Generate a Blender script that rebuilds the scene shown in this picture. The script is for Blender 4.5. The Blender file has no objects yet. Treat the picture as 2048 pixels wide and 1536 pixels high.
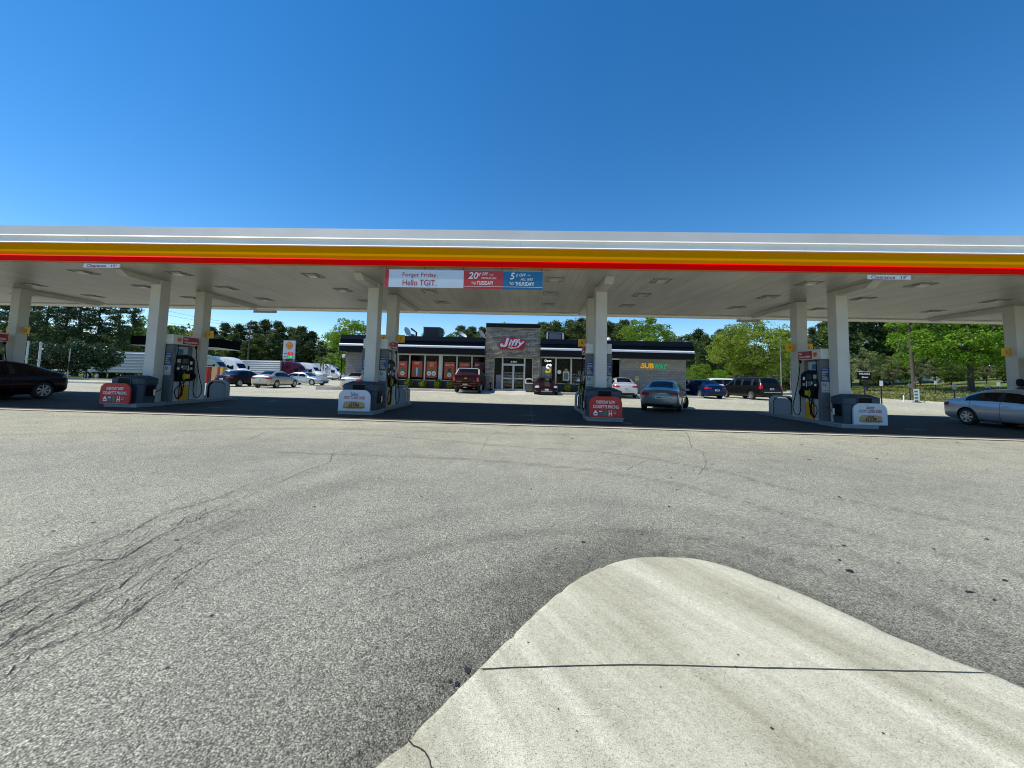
import bpy, bmesh, math, random
import numpy as np
from mathutils import Vector, Matrix
R = math.radians
scene = bpy.context.scene
COL = scene.collection

# ------------------------------------------------------------------ camera, sky, sun, exposure
EYE = Vector((0, 0, 1.4))
FPX, Y0 = 770.0, 700.05
C_RT = Vector((0.99890896, 0.03892897, 0.02579568))
C_UP = Vector((-0.02292269, -0.07252374, 0.99710323))
C_FW = Vector((-0.040687, 0.99660666, 0.07155226))
cd = bpy.data.cameras.new('camera'); cam = bpy.data.objects.new('camera', cd); COL.objects.link(cam)
cd.sensor_fit = 'HORIZONTAL'; cd.sensor_width = 36.0; cd.lens = FPX / 2048 * 36.0
cd.shift_x = 0.0; cd.shift_y = -(768 - Y0) / 2048
cd.clip_start = 0.05; cd.clip_end = 3000
m = Matrix((C_RT, C_UP, -C_FW)).transposed().to_4x4(); m.translation = EYE
cam.matrix_world = m
scene.camera = cam

SUN_TO = Vector((-0.545, -0.072, 0.836)).normalized()      # towards the sun: from the left, almost along the shop front
sl = bpy.data.lights.new('sun', 'SUN'); sl.energy = 5.0; sl.angle = R(0.5); sl.color = (1.0, 0.93, 0.80)
so = bpy.data.objects.new('sun', sl); COL.objects.link(so)
so.rotation_euler = SUN_TO.to_track_quat('Z', 'Y').to_euler(); so.location = (-40, 0, 60)
world = bpy.data.worlds.new('World'); scene.world = world; world.use_nodes = True
wn = world.node_tree; bg = wn.nodes['Background']
sky = wn.nodes.new('ShaderNodeTexSky'); sky.sky_type = 'NISHITA'; sky.sun_disc = False
sky.sun_elevation = math.asin(SUN_TO.z); sky.sun_rotation = math.atan2(SUN_TO.x, SUN_TO.y)
sky.altitude = 300; sky.air_density = 1.0; sky.dust_density = 0.0; sky.ozone_density = 3.0
hsv = wn.nodes.new('ShaderNodeHueSaturation'); hsv.inputs['Saturation'].default_value = 1.33; hsv.inputs['Value'].default_value = 1.39
wn.links.new(sky.outputs[0], hsv.inputs['Color']); wn.links.new(hsv.outputs[0], bg.inputs[0]); bg.inputs[1].default_value = 0.12
scene.view_settings.view_transform = 'Standard'; scene.view_settings.look = 'None'
scene.view_settings.exposure = 0.0; scene.view_settings.gamma = 1.0
scene.cycles.max_bounces = 6; scene.cycles.transparent_max_bounces = 12
scene.cycles.use_denoising = True
scene.cycles.pixel_filter_type = 'BLACKMAN_HARRIS'; scene.cycles.filter_width = 1.05

# ------------------------------------------------------------------ helpers: heights and measuring
def ss(a, b, v):
    t = min(1.0, max(0.0, (v - a) / (b - a))); return t * t * (3 - 2 * t)
def gz(x, y):                                                # the lie of the land
    z = (0.12 * ss(20.5, 27, y) + 0.05 * ss(27, 31, y)) * ss(-19.5, -8, x)
    z -= 0.38 * ss(34, 55, y) * ss(-26, -38, x)
    z += 0.07 * min(45, max(0.0, x - 36.2)) * ss(12, 30, y)
    z += 0.5 * ss(95, 150, y)
    return z
def G(u, v, z=0.0):
    d = C_FW * FPX + C_RT * (u - 1024) + C_UP * (Y0 - v)
    k = (z - EYE.z) / d.z; p = EYE + d * k; return p
def AY(u, v, Y):
    d = C_FW * FPX + C_RT * (u - 1024) + C_UP * (Y0 - v)
    return EYE + d * (Y / d.y)

# ------------------------------------------------------------------ materials
MATS = {}
def mat(name, col, rough=0.6, metal=0.0, var=0.08, scale=4.0, bump=0.0, bscale=60.0, spec=0.5, coat=0.0, emit=None, estr=0.0):
    if name in MATS: return MATS[name]
    m = bpy.data.materials.new(name); m.use_nodes = True; t = m.node_tree; n = t.nodes; l = t.links
    b = n['Principled BSDF']; b.inputs['Roughness'].default_value = rough; b.inputs['Metallic'].default_value = metal
    b.inputs['Specular IOR Level'].default_value = spec
    if coat: b.inputs['Coat Weight'].default_value = coat; b.inputs['Coat Roughness'].default_value = 0.04
    tc = n.new('ShaderNodeTexCoord'); no = n.new('ShaderNodeTexNoise'); no.inputs['Scale'].default_value = scale
    no.inputs['Detail'].default_value = 5
    l.new(tc.outputs['Object'], no.inputs['Vector'])
    cr = n.new('ShaderNodeMix'); cr.data_type = 'RGBA'
    cr.inputs[6].default_value = tuple(max(0, c * (1 - var * 2)) for c in col) + (1,)
    cr.inputs[7].default_value = tuple(min(1, c * (1 + var)) for c in col) + (1,)
    l.new(no.outputs['Fac'], cr.inputs[0]); l.new(cr.outputs[2], b.inputs['Base Color'])
    if bump:
        n2 = n.new('ShaderNodeTexNoise'); n2.inputs['Scale'].default_value = bscale; n2.inputs['Detail'].default_value = 4
        l.new(tc.outputs['Object'], n2.inputs['Vector'])
        bp = n.new('ShaderNodeBump'); bp.inputs['Strength'].default_value = bump; bp.inputs['Distance'].default_value = 0.02
        l.new(n2.outputs['Fac'], bp.inputs['Height']); l.new(bp.outputs['Normal'], b.inputs['Normal'])
    if emit is not None:
        b.inputs['Emission Color'].default_value = tuple(emit) + (1,); b.inputs['Emission Strength'].default_value = estr
    MATS[name] = m; return m
class NT:                                                     # tiny node-graph writer
    def __init__(s, name):
        s.m = bpy.data.materials.new(name); s.m.use_nodes = True; s.t = s.m.node_tree; s.b = s.t.nodes['Principled BSDF']
        s.tc = s.t.nodes.new('ShaderNodeTexCoord'); s.co = s.tc.outputs['Object']; MATS[name] = s.m
    def n(s, kind, **kw):
        nd = s.t.nodes.new('ShaderNode' + kind)
        for k, v in kw.items():
            if k.startswith('_'): setattr(nd, k[1:], v)
            else:
                key = k.replace('__', ' ')
                if isinstance(v, bpy.types.NodeSocket): s.t.links.new(v, nd.inputs[key])
                else: nd.inputs[key].default_value = v
        return nd
    def link(s, a, b): s.t.links.new(a, b)
    def noise(s, scale, detail=4, rough=0.5, vec=None, dist=0.0):
        nd = s.n('TexNoise', Scale=scale, Detail=detail, Roughness=rough, Distortion=dist); s.link(vec or s.co, nd.inputs['Vector']); return nd.outputs['Fac']
    def ramp(s, fac, stops, interp='LINEAR'):
        nd = s.t.nodes.new('ShaderNodeValToRGB'); s.link(fac, nd.inputs[0]); e = nd.color_ramp; e.interpolation = interp
        while len(e.elements) > 1: e.elements.remove(e.elements[-1])
        e.elements[0].position = stops[0][0]; e.elements[0].color = tuple(stops[0][1]) + (1,)
        for p, c in stops[1:]:
            x = e.elements.new(p); x.color = tuple(c) + (1,)
        return nd.outputs[0]
    def math(s, op, a, b=None, c=None, clamp=False):
        nd = s.t.nodes.new('ShaderNodeMath'); nd.operation = op; nd.use_clamp = clamp
        for i, v in enumerate((a, b, c)):
            if v is None: continue
            if isinstance(v, bpy.types.NodeSocket): s.link(v, nd.inputs[i])
            else: nd.inputs[i].default_value = v
        return nd.outputs[0]
    def mix(s, fac, a, b, mode='MIX'):
        nd = s.t.nodes.new('ShaderNodeMix'); nd.data_type = 'RGBA'; nd.blend_type = mode
        for k, v in ((0, fac), (6, a), (7, b)):
            if isinstance(v, bpy.types.NodeSocket): s.link(v, nd.inputs[k])
            elif k == 0: nd.inputs[0].default_value = v
            else: nd.inputs[k].default_value = tuple(v) + (1,)
        return nd.outputs[2]
    def map(s, scale=(1, 1, 1), rot=(0, 0, 0), loc=(0, 0, 0), vec=None):
        nd = s.n('Mapping', Scale=scale, Rotation=rot, Location=loc); s.link(vec or s.co, nd.inputs['Vector']); return nd.outputs[0]
    def bump(s, h, strength, dist, prev=None):
        nd = s.n('Bump', Strength=strength, Distance=dist); s.link(h, nd.inputs['Height'])
        if prev is not None: s.link(prev, nd.inputs['Normal'])
        return nd.outputs[0]

def asphalt():
    s = NT('asphalt'); co = s.co
    # aggregate: pale stones of two sizes in a grey binder
    v1 = s.n('TexVoronoi', Scale=150.0, _feature='F1'); s.link(co, v1.inputs['Vector'])
    v2 = s.n('TexVoronoi', Scale=68.0, _feature='F1'); s.link(co, v2.inputs['Vector'])
    big = s.noise(0.22, 4, 0.55); mid = s.noise(1.6, 5, 0.6); fine = s.noise(260, 2, 0.7)
    sepx = s.n('SeparateColor'); s.link(v1.outputs['Color'], sepx.inputs[0])
    sepy = s.n('SeparateColor'); s.link(v2.outputs['Color'], sepy.inputs[0])
    c1 = s.ramp(sepx.outputs[0], [(0.0, (0.155, 0.15, 0.13)), (0.35, (0.34, 0.33, 0.275)), (0.75, (0.55, 0.535, 0.44)), (0.92, (0.78, 0.76, 0.62)), (1.0, (0.90, 0.88, 0.74))])
    c2 = s.ramp(sepy.outputs[1], [(0.0, (0.23, 0.225, 0.185)), (0.6, (0.45, 0.435, 0.36)), (0.92, (0.68, 0.66, 0.55)), (1.0, (0.85, 0.83, 0.7))])
    c = s.mix(1.0, s.mix(0.42, c1, c2), (1.11, 1.125, 1.08), 'MULTIPLY')
    gap = s.ramp(v1.outputs['Distance'], [(0.35, (1, 1, 1)), (0.75, (0.34, 0.34, 0.34))])
    c = s.mix(1.0, c, gap, 'MULTIPLY')
    c = s.mix(1.0, c, s.ramp(big, [(0.25, (0.80, 0.81, 0.80)), (0.5, (1, 1, 1)), (0.75, (1.16, 1.14, 1.09))]), 'MULTIPLY')
    c = s.mix(1.0, c, s.ramp(mid, [(0.25, (0.84, 0.85, 0.86)), (0.75, (1.12, 1.11, 1.08))]), 'MULTIPLY')
    # dirt and rubber stored with the sheet
    at = s.t.nodes.new('ShaderNodeAttribute'); at.attribute_name = 'grime'
    n3 = s.noise(9, 4, 0.6)
    g = s.math('MULTIPLY', at.outputs['Fac'], s.math('MULTIPLY_ADD', n3, 1.1, 0.4), clamp=True)
    c = s.mix(g, c, s.mix(1.0, c, (0.40, 0.40, 0.395), 'MULTIPLY'))
    # asphalt gets paler with distance towards the shop
    at2 = s.t.nodes.new('ShaderNodeAttribute'); at2.attribute_name = 'pale'
    c = s.mix(at2.outputs['Fac'], c, s.mix(1.0, c, (1.42, 1.40, 1.34), 'MULTIPLY'))
    # wiggly hair cracks, faint and only here and there
    w = s.noise(1.3, 3, 0.6); vc = s.n('CombineXYZ'); s.link(w, vc.inputs[0]); s.link(mid, vc.inputs[1])
    add = s.n('VectorMath', _operation='MULTIPLY_ADD'); s.link(vc.outputs[0], add.inputs[0]); add.inputs[1].default_value = (0.9, 0.9, 0); s.link(co, add.inputs[2])
    v3 = s.n('TexVoronoi', Scale=0.62, _feature='DISTANCE_TO_EDGE'); s.link(add.outputs[0], v3.inputs['Vector'])
    cr = s.ramp(v3.outputs['Distance'], [(0.0, (1, 1, 1)), (0.0035, (1, 1, 1)), (0.009, (0, 0, 0))])
    msk = s.ramp(s.noise(0.35, 2, 0.5, vec=s.map(loc=(7, 3, 0))), [(0.60, (0, 0, 0)), (0.70, (0.35, 0.35, 0.35))])
    crk = s.mix(1.0, cr, msk, 'MULTIPLY')
    c = s.mix(crk, c, (0.05, 0.05, 0.048))
    s.link(c, s.b.inputs['Base Color']); s.b.inputs['Roughness'].default_value = 0.82; s.b.inputs['Specular IOR Level'].default_value = 0.35
    h = s.math('SUBTRACT', 1.0, v1.outputs['Distance']); h2 = s.math('SUBTRACT', 1.0, v2.outputs['Distance'])
    b1 = s.bump(h, 0.9, 0.005); b2 = s.bump(h2, 0.7, 0.008, b1); b3 = s.bump(mid, 0.3, 0.03, b2)
    s.link(b3, s.b.inputs['Normal']); return s.m
def concrete(name, lo, hi, stain=0.25, streak=None, fine=190):
    s = NT(name); co = s.co
    a = s.noise(1.1, 5, 0.6); f1 = s.noise(fine, 3, 0.7); f2 = s.noise(45, 4, 0.65)
    c = s.ramp(a, [(0.3, lo), (0.7, hi)])
    c = s.mix(1.0, c, s.ramp(f1, [(0.32, (0.58, 0.58, 0.56)), (0.46, (0.98, 0.98, 0.98)), (0.7, (1.25, 1.25, 1.24))]), 'MULTIPLY')
    c = s.mix(1.0, c, s.ramp(f2, [(0.3, (0.86, 0.86, 0.85)), (0.7, (1.08, 1.08, 1.07))]), 'MULTIPLY')
    if streak is not None:
        st = s.noise(1.0, 3, 0.5, vec=s.map(scale=(3.1, 0.28, 1), vec=s.map(rot=(0, 0, streak))))
        st2 = s.noise(1.0, 4, 0.6, vec=s.map(scale=(13, 0.8, 1), loc=(3, 1, 0), vec=s.map(rot=(0, 0, streak))))
        c = s.mix(1.0, c, s.ramp(st, [(0.32, (0.72, 0.71, 0.66)), (0.58, (1.04, 1.04, 1.03))]), 'MULTIPLY')
        c = s.mix(1.0, c, s.ramp(st2, [(0.3, (0.88, 0.87, 0.84)), (0.65, (1.04, 1.04, 1.04))]), 'MULTIPLY')
        sp = s.n('TexVoronoi', Scale=7.0, _feature='F1'); s.link(co, sp.inputs['Vector'])
        c = s.mix(s.ramp(sp.outputs['Distance'], [(0.02, (0.85, 0.85, 0.85)), (0.05, (0, 0, 0))]), c, (0.12, 0.10, 0.08))
    else:
        st = s.noise(0.45, 6, 0.65, vec=s.map(loc=(5, 9, 0)))
        c = s.mix(s.ramp(st, [(0.45, (0, 0, 0)), (0.75, (stain, stain, stain))]), c, (0.06, 0.06, 0.06))
    s.link(c, s.b.inputs['Base Color']); s.b.inputs['Roughness'].default_value = 0.85; s.b.inputs['Specular IOR Level'].default_value = 0.25
    f3 = s.noise(95, 3, 0.75)
    c = s.mix(1.0, c, s.ramp(f3, [(0.30, (0.62, 0.62, 0.60)), (0.43, (0.97, 0.97, 0.97)), (0.72, (1.16, 1.16, 1.15))]), 'MULTIPLY'); s.link(c, s.b.inputs['Base Color'])
    s.link(s.bump(f2, 0.25, 0.004, s.bump(f1, 0.5, 0.003)), s.b.inputs['Normal']); return s.m
def stone_mat():
    s = NT('stacked_stone')
    br = s.n('TexBrick', Scale=1.0, _offset=0.5); s.link(s.map(scale=(1, 1, 1), rot=(R(90), 0, 0)), br.inputs['Vector'])
    br.inputs['Brick Width'].default_value = 0.42; br.inputs['Row Height'].default_value = 0.10; br.inputs['Mortar Size'].default_value = 0.010
    br.inputs['Color1'].default_value = (0.26, 0.225, 0.185, 1); br.inputs['Color2'].default_value = (0.52, 0.46, 0.38, 1); br.inputs['Mortar'].default_value = (0.05, 0.045, 0.04, 1)
    n1 = s.noise(7, 5, 0.65); n2 = s.noise(28, 3, 0.6)
    c = s.mix(1.0, br.outputs['Color'], s.ramp(n1, [(0.3, (0.7, 0.7, 0.7)), (0.7, (1.3, 1.27, 1.2))]), 'MULTIPLY')
    s.link(c, s.b.inputs['Base Color']); s.b.inputs['Roughness'].default_value = 0.9
    h = s.math('ADD', s.math('MULTIPLY', br.outputs['Fac'], -0.8), n1)
    s.link(s.bump(n2, 0.5, 0.02, s.bump(h, 1.0, 0.05)), s.b.inputs['Normal']); return s.m
def block_mat(name, c1, c2, mort, bw=0.4, rh=0.2, ms=0.008):
    s = NT(name)
    br = s.n('TexBrick', Scale=1.0, _offset=0.5); s.link(s.map(rot=(R(90), 0, 0)), br.inputs['Vector'])
    br.inputs['Brick Width'].default_value = bw; br.inputs['Row Height'].default_value = rh; br.inputs['Mortar Size'].default_value = ms
    br.inputs['Color1'].default_value = c1 + (1,); br.inputs['Color2'].default_value = c2 + (1,); br.inputs['Mortar'].default_value = mort + (1,)
    n1 = s.noise(12, 4, 0.6)
    c = s.mix(1.0, br.outputs['Color'], s.ramp(n1, [(0.3, (0.85, 0.85, 0.85)), (0.7, (1.12, 1.12, 1.12))]), 'MULTIPLY')
    s.link(c, s.b.inputs['Base Color']); s.b.inputs['Roughness'].default_value = 0.9
    s.link(s.bump(s.math('SUBTRACT', n1, br.outputs['Fac']), 0.5, 0.015), s.b.inputs['Normal']); return s.m
def panel_mat():
    s = NT('canopy_soffit')
    sep = s.n('SeparateXYZ'); s.link(s.co, sep.inputs[0])
    fx = s.math('FRACT', s.math('MULTIPLY', sep.outputs[0], 1 / 0.41))
    seam = s.ramp(fx, [(0.0, (0, 0, 0)), (0.03, (1, 1, 1)), (0.97, (1, 1, 1)), (1.0, (0, 0, 0))])
    n1 = s.noise(0.5, 4, 0.6); n2 = s.noise(1.0, 3, 0.5, vec=s.map(scale=(2.4, 0.35, 1)))
    c = s.mix(seam, (0.17, 0.16, 0.14), s.ramp(n1, [(0.3, (0.34, 0.335, 0.295)), (0.7, (0.41, 0.405, 0.36))]))
    c = s.mix(1.0, c, s.ramp(n2, [(0.3, (0.80, 0.78, 0.73)), (0.65, (1.04, 1.04, 1.04))]), 'MULTIPLY')
    s.link(c, s.b.inputs['Base Color']); s.b.inputs['Roughness'].default_value = 0.38
    s.link(s.bump(seam, 0.4, 0.01), s.b.inputs['Normal']); return s.m
def grass_mat():
    s = NT('grass')
    n1 = s.noise(0.25, 5, 0.6); n2 = s.noise(6, 5, 0.7); n3 = s.noise(60, 3, 0.7)
    c = s.ramp(n1, [(0.3, (0.07, 0.12, 0.022)), (0.55, (0.14, 0.19, 0.04)), (0.75, (0.26, 0.25, 0.09))])
    c = s.mix(1.0, c, s.ramp(n2, [(0.3, (0.6, 0.62, 0.6)), (0.7, (1.35, 1.3, 1.2))]), 'MULTIPLY')
    s.link(c, s.b.inputs['Base Color']); s.b.inputs['Roughness'].default_value = 0.9
    s.link(s.bump(n3, 0.8, 0.06, s.bump(n2, 0.5, 0.1)), s.b.inputs['Normal']); return s.m
def leaf_mat(name, dark, mid, light, scale=0.9, trans=0.35, rough=0.5):
    s = NT(name)
    oi = s.t.nodes.new('ShaderNodeObjectInfo')
    n1 = s.noise(scale, 3, 0.6); n2 = s.noise(scale * 7, 2, 0.5)
    f = s.math('ADD', s.math('MULTIPLY', n1, 0.6), s.math('MULTIPLY', n2, 0.4))
    c = s.ramp(f, [(0.33, dark), (0.5, mid), (0.66, light)])
    hs = s.n('HueSaturation', Saturation=1.0); s.link(s.math('MULTIPLY_ADD', oi.outputs['Random'], 0.35, 0.82), hs.inputs['Value'])
    s.link(s.math('MULTIPLY_ADD', oi.outputs['Random'], 0.02, 0.49), hs.inputs['Hue']); s.link(c, hs.inputs['Color']); c = hs.outputs[0]
    s.link(c, s.b.inputs['Base Color']); s.b.inputs['Roughness'].default_value = rough; s.b.inputs['Specular IOR Level'].default_value = 0.3
    tr = s.n('BsdfTranslucent'); s.link(c, tr.inputs['Color']); mx = s.n('MixShader', Fac=trans)
    s.link(s.b.outputs[0], mx.inputs[1]); s.link(tr.outputs[0], mx.inputs[2])
    s.link(mx.outputs[0], s.t.nodes['Material Output'].inputs['Surface']); return s.m
def glass_mat(name, tint, f0=0.04, rough=0.02, gloss=1.0):
    s = NT(name); tr = s.n('BsdfTransparent'); tr.inputs[0].default_value = tint + (1,)
    gl = s.n('BsdfGlossy', Roughness=rough); fr = s.n('Fresnel', IOR=1.5)
    s.link(s.bump(s.noise(1.4, 2), 0.06, 0.02), gl.inputs['Normal'])
    mx = s.n('MixShader'); s.link(s.math('MULTIPLY', fr.outputs[0], gloss, clamp=True), mx.inputs[0]); s.link(tr.outputs[0], mx.inputs[1]); s.link(gl.outputs[0], mx.inputs[2])
    s.link(mx.outputs[0], s.t.nodes['Material Output'].inputs['Surface']); return s.m

M_ASPH = asphalt()
M_TIP = concrete('pale_concrete', (0.47, 0.455, 0.36), (0.60, 0.585, 0.47), streak=R(148))
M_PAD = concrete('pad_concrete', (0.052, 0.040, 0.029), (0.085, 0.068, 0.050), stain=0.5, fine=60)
M_WALK = concrete('walk_concrete', (0.46, 0.44, 0.38), (0.60, 0.57, 0.50), stain=0.3, fine=60)
M_STONE = stone_mat()
M_BLOCK = block_mat('grey_block', (0.20, 0.205, 0.20), (0.24, 0.245, 0.24), (0.10, 0.10, 0.10))
M_SOFFIT = panel_mat()
M_GRASS = grass_mat()
M_WHITE = mat('white_paint', (0.78, 0.77, 0.72), 0.4, var=0.05, scale=1.2)
M_COLW = mat('column_paint', (0.57, 0.56, 0.52), 0.6, var=0.10, scale=1.5, bump=0.15, bscale=25)
M_SILVERP = mat('silver_grey_paint', (0.52, 0.53, 0.52), 0.5, var=0.10, scale=0.8)
M_PALEG = mat('pale_grey_paint', (0.93, 0.89, 0.82), 0.45, var=0.06, scale=0.9)
M_YEL = mat('canopy_yellow', (0.72, 0.275, 0.0), 0.6, var=0.03, spec=0.0)
M_RED = mat('canopy_red', (0.92, 0.002, 0.002), 0.5, var=0.03, spec=0.02)
M_BLACK = mat('black_metal', (0.007, 0.010, 0.016), 0.35, var=0.1, scale=1.0, spec=0.14)
M_BLK = mat('black_plastic', (0.005, 0.005, 0.006), 0.5, var=0.2, spec=0.12)
M_RUB = mat('tyre_rubber', (0.018, 0.018, 0.018), 0.8, var=0.2, scale=20)
M_ALU = mat('aluminium_frame', (0.55, 0.56, 0.55), 0.4, 0.35, var=0.05)
M_STEEL = mat('galvanised_steel', (0.36, 0.38, 0.38), 0.5, 0.4, var=0.15, scale=8)
M_KERB = mat('island_steel_form', (0.22, 0.255, 0.28), 0.6, var=0.15, scale=5, bump=0.2)
M_KTOP = mat('island_concrete', (0.36, 0.37, 0.36), 0.85, var=0.2, scale=6, bump=0.3)
M_BIN = mat('slate_blue_plastic', (0.030, 0.052, 0.075), 0.6, var=0.12, scale=6, bump=0.1)
M_SIGNR = mat('sign_red', (0.52, 0.03, 0.02), 0.6, var=0.04)
M_SIGNW = mat('sign_white', (0.72, 0.75, 0.78), 0.4, var=0.03)
M_SIGNY = mat('sign_yellow', (0.78, 0.44, 0.01), 0.45, var=0.05)
M_BLUE = mat('poster_blue', (0.02, 0.06, 0.22), 0.45, var=0.1)
M_TEAL = mat('banner_blue', (0.006, 0.14, 0.30), 0.5, var=0.04)
M_BANR = mat('banner_red', (0.50, 0.03, 0.035), 0.5, var=0.04)
M_INK = mat('dark_ink', (0.02, 0.02, 0.03), 0.5)
M_PURP = mat('clearance_ink', (0.24, 0.01, 0.06), 0.5)
M_TXTR = mat('red_ink', (0.42, 0.02, 0.03), 0.5)
M_TXTW = mat('white_ink', (0.85, 0.85, 0.85), 0.5)
M_BARK = mat('bark', (0.075, 0.06, 0.045), 0.9, var=0.3, scale=6, bump=0.6, bscale=20)
M_WOOD = mat('pole_wood', (0.11, 0.09, 0.07), 0.9, var=0.3, scale=3)
M_GLASS = glass_mat('shop_glass', (0.90, 0.92, 0.91), gloss=0.13)
M_CARGL = mat('car_glass', (0.003, 0.004, 0.006), 0.03, var=0.1, spec=0.3)
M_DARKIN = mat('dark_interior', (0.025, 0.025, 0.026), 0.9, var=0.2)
M_CHROME = mat('wheel_alloy', (0.62, 0.63, 0.64), 0.28, 0.8, var=0.05)
M_TAIL = mat('tail_lamp_red', (0.38, 0.008, 0.012), 0.15, var=0.1, coat=0.8)
M_HEAD = mat('headlamp_glass', (0.62, 0.66, 0.70), 0.12, 0.3, var=0.2, scale=20, coat=0.8)
M_PLATE = mat('licence_plate', (0.70, 0.70, 0.68), 0.5, var=0.05)
M_TRIMD = mat('dark_trim', (0.012, 0.012, 0.013), 0.6, var=0.1)

# ------------------------------------------------------------------ mesh helpers
def setp(o, label=None, cat=None, group=None, kind=None):
    if label: o['label'] = label
    if cat: o['category'] = cat
    if group: o['group'] = group
    if kind: o['kind'] = kind
    return o
def thing(name, label, cat, loc=(0, 0, 0), rz=0.0, group=None):
    o = bpy.data.objects.new(name, None); COL.objects.link(o); o.empty_display_size = 0.3
    o.location = loc; o.rotation_euler = (0, 0, rz); return setp(o, label, cat, group)
def link_mesh(name, me, m=None, parent=None):
    o = bpy.data.objects.new(name, me); COL.objects.link(o)
    if m is not None and not me.materials: me.materials.append(m)
    if parent is not None: o.parent = parent
    return o
def kids(o): return [c for c in bpy.data.objects if c.parent == o]
def copy_tree(o, loc=None, rz=None, label=None, scale=None, cmap=None):
    if cmap is None:
        cmap = {}
        for c in bpy.data.objects:
            if c.parent: cmap.setdefault(c.parent, []).append(c)
    def rec(a, par):
        c = a.copy(); COL.objects.link(c); c.parent = par
        for ch in cmap.get(a, ()): rec(ch, c)
        return c
    r = rec(o, None)
    if loc is not None: r.location = loc
    if rz is not None: r.rotation_euler = (0, 0, rz)
    if scale is not None: r.scale = scale
    if label: r['label'] = label
    return r
class MB:
    def __init__(s): s.v = []; s.f = []; s.sm = []
    def add(s, vs, fs, smooth=False):
        k = len(s.v); s.v += [tuple(v) for v in vs]; s.f += [tuple(i + k for i in f) for f in fs]; s.sm += [smooth] * len(fs); return s
    def box(s, x0, x1, y0, y1, z0, z1):
        vs = [(x0, y0, z0), (x1, y0, z0), (x1, y1, z0), (x0, y1, z0), (x0, y0, z1), (x1, y0, z1), (x1, y1, z1), (x0, y1, z1)]
        return s.add(vs, [(0, 3, 2, 1), (4, 5, 6, 7), (0, 1, 5, 4), (1, 2, 6, 5), (2, 3, 7, 6), (3, 0, 4, 7)])
    def quad(s, a, b, c, d): return s.add([a, b, c, d], [(0, 1, 2, 3)])
    def prism(s, pts, axis, a, b):                    # closed polygon extruded along an axis
        n = len(pts)
        def p(q, t): return {'x': (t, q[0], q[1]), 'y': (q[0], t, q[1]), 'z': (q[0], q[1], t)}[axis]
        vs = [p(q, a) for q in pts] + [p(q, b) for q in pts]
        fs = [tuple(range(n))[::-1], tuple(range(n, 2 * n))] + [(i, (i + 1) % n, n + (i + 1) % n, n + i) for i in range(n)]
        return s.add(vs, fs)
    def tube(s, pts, r, n=8, r2=None, caps=True):
        P = [Vector(p) for p in pts]; rings = []
        for i, p in enumerate(P):
            d = (P[min(i + 1, len(P) - 1)] - P[max(i - 1, 0)]).normalized()
            a = Vector((0, 0, 1)) if abs(d.z) < 0.9 else Vector((1, 0, 0))
            u = d.cross(a).normalized(); w = d.cross(u)
            rr = r if r2 is None else r + (r2 - r) * i / (len(P) - 1)
            rings.append([p + (u * math.cos(2 * math.pi * k / n) + w * math.sin(2 * math.pi * k / n)) * rr for k in range(n)])
        vs = [v for rg in rings for v in rg]; fs = []
        for i in range(len(P) - 1):
            for k in range(n): fs.append((i * n + k, i * n + (k + 1) % n, (i + 1) * n + (k + 1) % n, (i + 1) * n + k))
        s.add(vs, fs, True)
        if caps: s.add(rings[0], [tuple(range(n))]); s.add(rings[-1], [tuple(range(n))[::-1]])
        return s
    def lathe(s, prof, n=24, axis='z', c=(0, 0, 0)):
        vs = []; fs = []
        for r, h in prof:
            for k in range(n):
                a = 2 * math.pi * k / n; x, y = r * math.cos(a), r * math.sin(a)
                vs.append({'z': (c[0] + x, c[1] + y, c[2] + h), 'y': (c[0] + x, c[1] + h, c[2] + y), 'x': (c[0] + h, c[1] + x, c[2] + y)}[axis])
        for i in range(len(prof) - 1):
            for k in range(n): fs.append((i * n + k, i * n + (k + 1) % n, (i + 1) * n + (k + 1) % n, (i + 1) * n + k))
        return s.add(vs, fs, True)
    def mesh(s, name, m=None):
        me = bpy.data.meshes.new(name); me.from_pydata(s.v, [], s.f); me.update()
        bm = bmesh.new(); bm.from_mesh(me); bmesh.ops.recalc_face_normals(bm, faces=bm.faces); bm.to_mesh(me); bm.free()
        if len(me.polygons) == len(s.sm): me.polygons.foreach_set('use_smooth', s.sm)
        if m is not None: me.materials.append(m)
        return me
    def build(s, name, m, parent=None, bevel=0.0, seg=2):
        me = s.mesh(name, m)
        if bevel:
            bm = bmesh.new(); bm.from_mesh(me); bmesh.ops.remove_doubles(bm, verts=bm.verts, dist=1e-5)
            es = [e for e in bm.edges if len(e.link_faces) == 2 and e.calc_face_angle(0) > 0.5]
            bmesh.ops.bevel(bm, geom=es, offset=bevel, segments=seg, affect='EDGES', profile=0.5, clamp_overlap=True)
            bm.to_mesh(me); bm.free(); me.update()
        return link_mesh(name, me, None, parent)
def rotz_mesh(o, a):
    o.data.transform(Matrix.Rotation(a, 4, 'Z')); return o

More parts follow.
